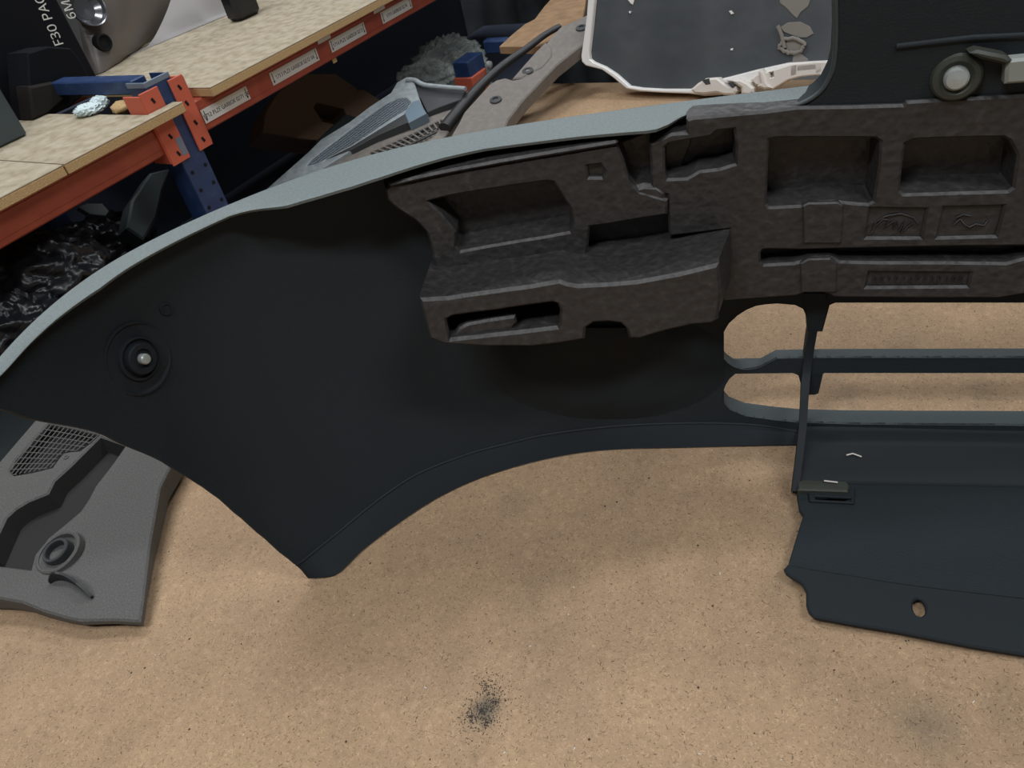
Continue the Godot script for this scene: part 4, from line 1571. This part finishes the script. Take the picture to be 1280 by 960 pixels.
# ------------------------------------------------------------------ far end of the bench
func far_end() -> void:
	# --- light grey screened cowl
	var o := thing("screened_cowl", "light grey cowl with a long perforated screen beside the pallet shelving", "car panel", hit(Vector2(450, 165), 0.0))
	var ch := plane_chart(hit(Vector2(450, 165), 0.10), Vector3(-0.10, 1, 0.25), Vector3(1, 0, 0))
	var screen := P([498, 122, 508, 122, 513, 127, 508, 136, 475, 157, 441, 180, 420, 191, 396, 204, 383, 207, 389, 199, 429, 168, 458, 146, 482, 129])
	var st := begin()
	block(st, ch, P([325, 243, 385, 190, 401, 174, 437, 152, 462, 133, 488, 116, 496, 103, 506, 97, 516, 97, 524, 123, 532, 141, 508, 153, 470, 170, 441, 186, 400, 212, 366, 232, 340, 250]), 0.0, -0.035, [[screen, -0.008]], 0.003, 0.05, true, true)
	part("cowl_body", st, M.cowl_light, o)
	st = begin()
	var uv := PackedVector2Array()
	for q in screen: uv.append(ch.px.call(q, -0.005))
	for way in 2:
		var e0 := [Vector2(500, 120), Vector2(383, 207)]
		for k in range(-4, 95):
			var a: Vector2
			var b: Vector2
			if way == 0:
				a = ch.px.call(Vector2(506, 122).lerp(Vector2(383, 204), k / 62.0), -0.005)
				b = a + (ch.px.call(Vector2(512, 130), -0.005) - ch.px.call(Vector2(498, 122), -0.005)) * 4.0
				a -= (b - a) * 0.5
			elif k < 14:
				a = ch.px.call(Vector2(500, 112 + k * 3.2), -0.005)
				b = ch.px.call(Vector2(383, 198 + k * 3.2), -0.005)
				b += (b - a) * 0.3
				a -= (b - a) * 0.2
			else:
				continue
			for seg in Geometry2D.intersect_polyline_with_polygon(PackedVector2Array([a, b]), uv):
				tube(st, PackedVector3Array([ch.at.call(seg[0].x, seg[0].y, -0.005), ch.at.call(seg[-1].x, seg[-1].y, -0.005)]), 0.0016, 4)
	part("screen_mesh", st, M.mesh_grey, o, "stuff")
	st = begin()
	block(st, ch, P([513, 128, 523, 124, 533, 141, 510, 153, 505, 141]), 0.004, -0.06, [], 0.003)
	part("end_box", st, M.blue_grey, o)
	st = begin()
	block(st, ch, P([508, 141, 511, 152, 470, 170, 441, 186, 408, 199, 441, 182, 475, 161]), 0.002, -0.05, [], 0.001)
	part("under_lip", st, M.cowl_dark, o)
	st = begin()
	tube(st, resampled(PackedVector3Array([onch(ch, Vector2(508, 100), 0.004), onch(ch, Vector2(518, 100), 0.004), onch(ch, Vector2(530, 106), 0.002), onch(ch, Vector2(555, 109), 0.002), onch(ch, Vector2(582, 111), 0.002)]), 24), 0.008, 8)
	part("top_rail", st, M.cowl_light, o)
	st = begin()
	block(st, ch, P([514, 100, 530, 108, 582, 113, 576, 124, 548, 134, 534, 140, 526, 124, 517, 116]), -0.012, -0.04, [], 0.002)
	part("dark_web", st, M.cowl_dark, o)
	# --- long brown-grey scuttle panel
	o = thing("scuttle_panel", "long brown-grey scuttle panel with a slotted vent lying across the bench's far end", "car panel", hit(Vector2(600, 130), 0.0))
	ch = plane_chart(hit(Vector2(600, 130), 0.10), Vector3(-0.05, 1, 0.22), Vector3(1, 0, 0))
	var vent := P([462, 190, 492, 177, 520, 164, 551, 149, 555, 152, 543, 169, 530, 180, 470, 200])
	st = begin()
	block(st, ch, P([376, 213, 393, 203, 427, 197, 445, 186, 470, 171, 508, 153, 559, 131, 580, 117, 596, 104, 604, 106, 560, 165, 540, 190, 380, 235]), -0.004, -0.03, [[vent, -0.025]], 0.003, 0.05, true, true)
	part("vent_panel", st, M.cowl_brown, o)
	for k in 13:
		st = begin()
		var t := k / 12.0
		var a := onch(ch, Vector2(466, 190).lerp(Vector2(548, 150), t), -0.008)
		var b := onch(ch, Vector2(488, 196).lerp(Vector2(552, 158), t), -0.008)
		tube(st, PackedVector3Array([a, b]), 0.0035, 5)
		part("vent_slat", st, M.cowl_brown, o)
	for k in 3:
		st = begin()
		tube(st, PackedVector3Array([onch(ch, Vector2(478 + k * 8, 190), -0.010), onch(ch, Vector2(548, 152 + k * 6), -0.010)]), 0.003, 5)
		part("vent_slat", st, M.cowl_dark, o)
	var bright := begin()
	block(bright, ch, P([574, 152, 580, 140, 599, 119, 611, 106, 620, 100, 632, 97, 642, 100, 652, 98, 664, 88, 676, 66, 686, 49, 700, 34, 716, 27, 737, 17, 735, 51, 725, 58, 696, 81, 675, 103, 654, 125, 636, 148, 626, 172, 560, 176]), 0.012, -0.03, [], 0.004, 0.05, true, true)
	part("broad_panel", bright, M.cowl_brown, o)
	st = begin()
	tube(st, resampled(PackedVector3Array([onch(ch, Vector2(556, 160), 0.006), onch(ch, Vector2(566, 147), 0.006), onch(ch, Vector2(596, 112), 0.006), onch(ch, Vector2(626, 84), 0.006), onch(ch, Vector2(658, 61), 0.006), onch(ch, Vector2(682, 43), 0.006), onch(ch, Vector2(700, 33), 0.006)]), 40), 0.022, 10, 0.8, 0.012)
	part("rubber_seal", st, M.rubber, o, "", "dark rubber seal")
	st = begin()
	block(st, ch, P([640, 98, 652, 84, 668, 66, 682, 52, 690, 60, 690, 70, 678, 84, 664, 90, 652, 97]), 0.016, 0.005, [], 0.004)
	part("stepped_face", st, M.cowl_brown, o)
	for q in [Vector2(620, 126), Vector2(660, 90), Vector2(727, 36)]:
		st = begin()
		lathe(st, onch(ch, q, 0.011), Vector3(-0.05, 1, 0.22), [Vector2(0.020, 0.0), Vector2(0.019, 0.006), Vector2(0.009, 0.008), Vector2(0.008, 0.004), Vector2(0.0, 0.004)], 16)
		part("clip", st, M.cowl_dark, o)
	# --- pale arm with a black cable lying on the far board
	o = thing("plastic_strip", "pale blue-grey plastic strip with a black wire, lying on the far board", "car part", hit(Vector2(690, 25), 0.08))
	ch = plane_chart(hit(Vector2(690, 25), 0.12), Vector3(0, 1, 0.2), Vector3(1, 0, 0))
	st = begin()
	block(st, ch, P([662, 48, 676, 36, 685, 24, 691, 16, 708, -2, 724, -4, 712, 8, 704, 17, 692, 31, 684, 40, 670, 52]), 0.0, -0.03, [], 0.004, 0.05, true, true)
	part("strip_body", st, M.cowl_light, o)
	st = begin()
	tube(st, resampled(PackedVector3Array([onch(ch, Vector2(704, 16), 0.012), onch(ch, Vector2(708, 12), 0.02), onch(ch, Vector2(714, 7), 0.012), onch(ch, Vector2(722, 1), 0.015)]), 16), 0.006, 6)
	part("wire", st, M.rubber, o)
	# --- second racking frame and its deck
	o = thing("rear_racking", "blue steel frame with an orange hook plate beyond the bench's far corner", "shelving", hit(Vector2(595, 100), -0.85))
	var pp := onto(Vector2(596, 95), rk(0, 0, -1.72), rn)
	var pu := pp.dot(ru)
	st = begin()
	rbox(st, pu - 0.04, pu + 0.07, -0.85, pp.y + 0.065, -1.79, -1.72, 0.003)
	part("post", st, M.blue_steel, o)
	st = begin()
	rbox(st, pu - 0.046, pu + 0.06, pp.y - 0.12, pp.y + 0.01, -1.795, -1.712, 0.003)
	part("hook_plate", st, M.orange_bright, o)
	st = begin()
	lathe(st, rk(pu + 0.02, pp.y - 0.05, -1.7115), rn, [Vector2(0.010, 0.0), Vector2(0.0, 0.001)], 10)
	part("hook_hole", st, M.hole, o)
	st = begin()
	rbox(st, pu + 0.08, pu + 0.12, pp.y + 0.05, pp.y + 0.10, -1.72, -0.7, 0.006)
	part("brace", st, M.blue_steel, o)
	st = begin()
	lathe(st, rk(pu + 0.06, pp.y + 0.02, -1.70), rn, [Vector2(0.014, 0.0), Vector2(0.013, 0.012), Vector2(0.0, 0.016)], 12)
	part("bolt_head", st, M.bolt, o)
	var bh := pp.y + 0.12
	var rc := plane_chart(Vector3(0, bh, -3.5), Vector3.UP, ru)
	o = thing("far_board", "brown board of the far racking running away behind the scuttle panel", "shelf board", hit(Vector2(680, 30), bh))
	st = begin()
	block(st, rc, P([624, 58, 640, 43, 656, 30, 668, 24, 680, 8, 700, -14, 742, -60, 731, 10, 722, 58]), 0.0, -0.025, [], 0.002, 0.05, true, true)
	part("board_face", st, M.cardboard, o)
	# --- dark curtain, blue post and cream packing far behind
	st = begin()
	var rows := []
	for i in 3:
		var row := PackedVector3Array()
		for j in 25:
			var p := rk(4.3, [-0.85, 0.3, 1.4][i], lerpf(-3.4, -1.98, j / 24.0))
			row.append(p + ru * 0.03 * sin(j * 1.7))
		rows.append(row)
	sheet(st, rows, 0.004, -ru)
	sole("dark_curtain", st, M.panel_dark, "dark grey curtain hanging far behind the plastic film", "curtain")
	st = begin()
	rbox(st, 4.2, 4.28, -0.85, 1.5, -1.98, -1.88, 0.004)
	sole("far_post", st, M.blue_steel, "dark blue steel post beside the far curtain's edge", "post")
	st = begin()
	rbox(st, 4.3, 4.6, -0.85, 1.2, -1.84, -1.45, 0.01)
	sole("cream_carton", st, M.cream, "cream carton standing right of the far blue post", "box")
	# --- white painted panel standing at the far end
	white_panel()

func onch(ch: Dictionary, q: Vector2, d: float) -> Vector3:
	var c: Vector2 = ch.px.call(q, d)
	return ch.at.call(c.x, c.y, d)

func white_panel() -> void:
	var o := thing("white_bumper", "white-edged car bumper shell standing behind, its dark inside showing", "car bumper", Vector3(0.75, 0.0, -2.45))
	var n := Vector3(-0.60, 0.30, 0.74)
	var ch := plane_chart(hit(Vector2(800, 112), 0.03), n, Vector3(0.70, 0, 0.71))
	var outer := P([742, -90, 736, -20, 733, 20, 729, 50, 726, 70, 727, 77, 732, 82, 740, 84, 752, 87, 765, 96, 783, 111, 800, 114, 830, 116, 862, 117, 880, 120, 900, 119, 918, 112, 950, 100, 985, 90, 1050, 86, 1140, 80, 1140, -90])
	var inner := P([752, -88, 745, -20, 740, 30, 736, 65, 737, 74, 742, 78, 756, 84, 770, 93, 787, 108, 803, 110.5, 830, 112, 862, 112, 880, 104, 910, 97, 945, 88, 985, 79, 1040, 76, 1130, 70, 1130, -88])
	var st := begin()
	block(st, ch, outer, 0.006, -0.07, [[inner, -0.03, 0.006]], 0.003, 0.05, true, true)
	part("shell_edge", st, M.white_paint, o, "", "white painted edge")
	# dark inner face, bowed away
	st = begin()
	var rows := []
	for i in 14:
		var row := PackedVector3Array()
		for j in 22:
			var q := Vector2(lerpf(700, 1150, j / 21.0), lerpf(-110, 125, i / 13.0))
			var c: Vector2 = ch.px.call(q, 0.0)
			row.append(Vector3(c.x, c.y, 0))
		rows.append(row)
	block(st, ch, P([751, -88, 744, -20, 739, 30, 735, 65, 736, 75, 742, 79, 756, 85, 770, 94, 787, 109, 803, 111.5, 830, 113, 862, 113, 880, 105, 910, 98, 945, 89, 985, 80, 1040, 77, 1131, 71, 1131, -89]), -0.008, -0.03, [], 0.006, 0.05)
	part("inner_face", st, M.panel_dark, o, "", "dark grey inside")
	# right lower strip with slots
	st = begin()
	block(st, ch, P([955, 108, 965, 112, 975, 106, 985, 100, 1000, 96, 1020, 94, 1060, 93, 1060, 76, 1020, 77, 990, 80, 965, 88, 945, 94, 938, 100, 945, 106]), 0.03, -0.02, [[P([998, 84, 1018, 82, 1018, 85, 998, 87]), 0.01], [P([990, 84, 994, 83, 994, 92, 990, 93]), 0.01], [P([1021, 82, 1025, 81, 1025, 89, 1021, 90]), 0.01], [P([962, 91, 966, 90, 967, 96, 963, 97]), 0.01]], 0.003)
	part("slotted_strip", st, M.white_dull, o)
	for q in [P([863, 112, 872, 104, 882, 98, 896, 97, 905, 104, 912, 108, 919, 108, 921, 114, 917, 119, 905, 119, 895, 116, 880, 118, 868, 117]), P([905, 100, 916, 99, 925, 99, 935, 104, 942, 110, 942, 116, 936, 119, 926, 118, 926, 110, 915, 103]), P([947, 90, 951, 86, 955, 90, 958, 102, 964, 110, 955, 112, 946, 108, 950, 104])]:
		st = begin()
		block(st, ch, q, 0.04, 0.0, [], 0.006)
		part("broken_clip", st, M.white_dull, o)
	for q in [P([877, 100, 886, 98, 888, 105, 882, 106]), P([910, 104, 914, 102, 918, 108, 915, 110])]:
		st = begin()
		block(st, ch, q, 0.042, 0.03, [], 0.001)
		part("clip_hole", st, M.cowl_dark, o)
	# adhesive marks, torn ring and chips on the inner face
	for q in [P([973, -8, 1016, -8, 1010, 8, 1001, 15, 996, 23, 990, 18, 983, 10, 975, 4]), P([975, 34, 985, 28, 1000, 27, 1012, 33, 1017, 42, 1008, 47, 1000, 47, 990, 44, 980, 40]), P([992, 66, 998, 64, 1010, 74, 1010, 78, 990, 79])]:
		st = begin()
		block(st, ch, q, -0.005, -0.012, [], 0.0008)
		part("adhesive_mark", st, M.adhesive, o)
	st = begin()
	block(st, ch, ellipse(Vector2(992, 57), 11, 8), -0.004, -0.012, [], 0.001)
	part("adhesive_mark", st, M.adhesive, o)
	st = begin()
	var ring := PackedVector3Array()
	for k in 25:
		ring.append(onch(ch, Vector2(990 + 15 * cos(TAU * k / 24) + 1.5 * sin(k * 5.0), 57 + 9 * sin(TAU * k / 24) + sin(k * 3.0)), -0.002))
	tube(st, ring, 0.006, 6)
	tube(st, PackedVector3Array([onch(ch, Vector2(981, 60), -0.002), onch(ch, Vector2(977, 44), 0.0), onch(ch, Vector2(972, 32), 0.002)]), 0.006, 6)
	part("torn_ring", st, M.adhesive, o)
	for q in [P([911, 14, 914, 13, 917, 17, 914, 18]), P([913, 61, 916, 60, 916, 63, 913, 63]), P([780, -6, 794, -6, 791, 6, 788, 4]), P([786, 14, 789, 14, 788, 17, 786, 16])]:
		st = begin()
		block(st, ch, q, -0.004, -0.012, [], 0.0005)
		part("paint_chip", st, M.white_paint, o)

# ------------------------------------------------------------------ scraps on the bench
func scraps() -> void:
	# black powder spilled on the bench
	var b := BoxMesh.new()
	b.size = Vector3(0.0011, 0.0005, 0.0009)
	b.material = M.powder_black
	var mm := MultiMesh.new()
	mm.transform_format = MultiMesh.TRANSFORM_3D
	mm.mesh = b
	mm.instance_count = 900
	var c := hit(Vector2(606, 888), 0.0)
	for i in 900:
		var a := rng.randf() * TAU
		var r := absf(rng.randfn(0.0, 1.0)) * 0.0125
		var sub: Vector3 = [Vector3(-0.018, 0, 0.004), Vector3(0.015, 0, -0.008), Vector3(0.0, 0, 0.016), Vector3(0.006, 0, -0.030), Vector3(-0.004, 0, 0.0)][i % 5]
		var p := c + sub + Vector3(cos(a) * r * 1.2, 0.0003, sin(a) * r * 1.3)
		mm.set_instance_transform(i, Transform3D(Basis(Vector3.UP, rng.randf() * TAU).scaled(Vector3.ONE * rng.randf_range(0.4, 1.3)), p))
	var o := MultiMeshInstance3D.new()
	o.name = "black_powder"
	o.multimesh = mm
	o.set_meta("label", "patch of black powder scattered on the bench near the lower edge")
	o.set_meta("category", "powder")
	o.set_meta("kind", "stuff")
	add_child(o, true)
	# loose crumbs: dark bits and pale splinters over the whole bench
	for k in 2:
		var bm := BoxMesh.new()
		bm.size = Vector3(0.0022, 0.0007, 0.0013) if k == 0 else Vector3(0.0034, 0.0006, 0.0008)
		bm.material = M.soot if k == 0 else M.label_paper
		mm = MultiMesh.new()
		mm.transform_format = MultiMesh.TRANSFORM_3D
		mm.mesh = bm
		mm.instance_count = 70 if k == 0 else 60
		for i in mm.instance_count:
			var q := Vector2(rng.randf_range(180, 1280), rng.randf_range(560, 960))
			var p := hit(q, 0.0004)
			mm.set_instance_transform(i, Transform3D(Basis(Vector3.UP, rng.randf() * TAU).scaled(Vector3.ONE * rng.randf_range(0.35, 1.0)), p))
		o = MultiMeshInstance3D.new()
		o.name = "dark_crumbs" if k == 0 else "pale_splinters"
		o.multimesh = mm
		o.set_meta("label", "tiny dark crumbs scattered over the brown bench top" if k == 0 else "tiny pale splinters scattered over the brown bench top")
		o.set_meta("category", "crumbs" if k == 0 else "splinters")
		o.set_meta("kind", "stuff")
		add_child(o, true)
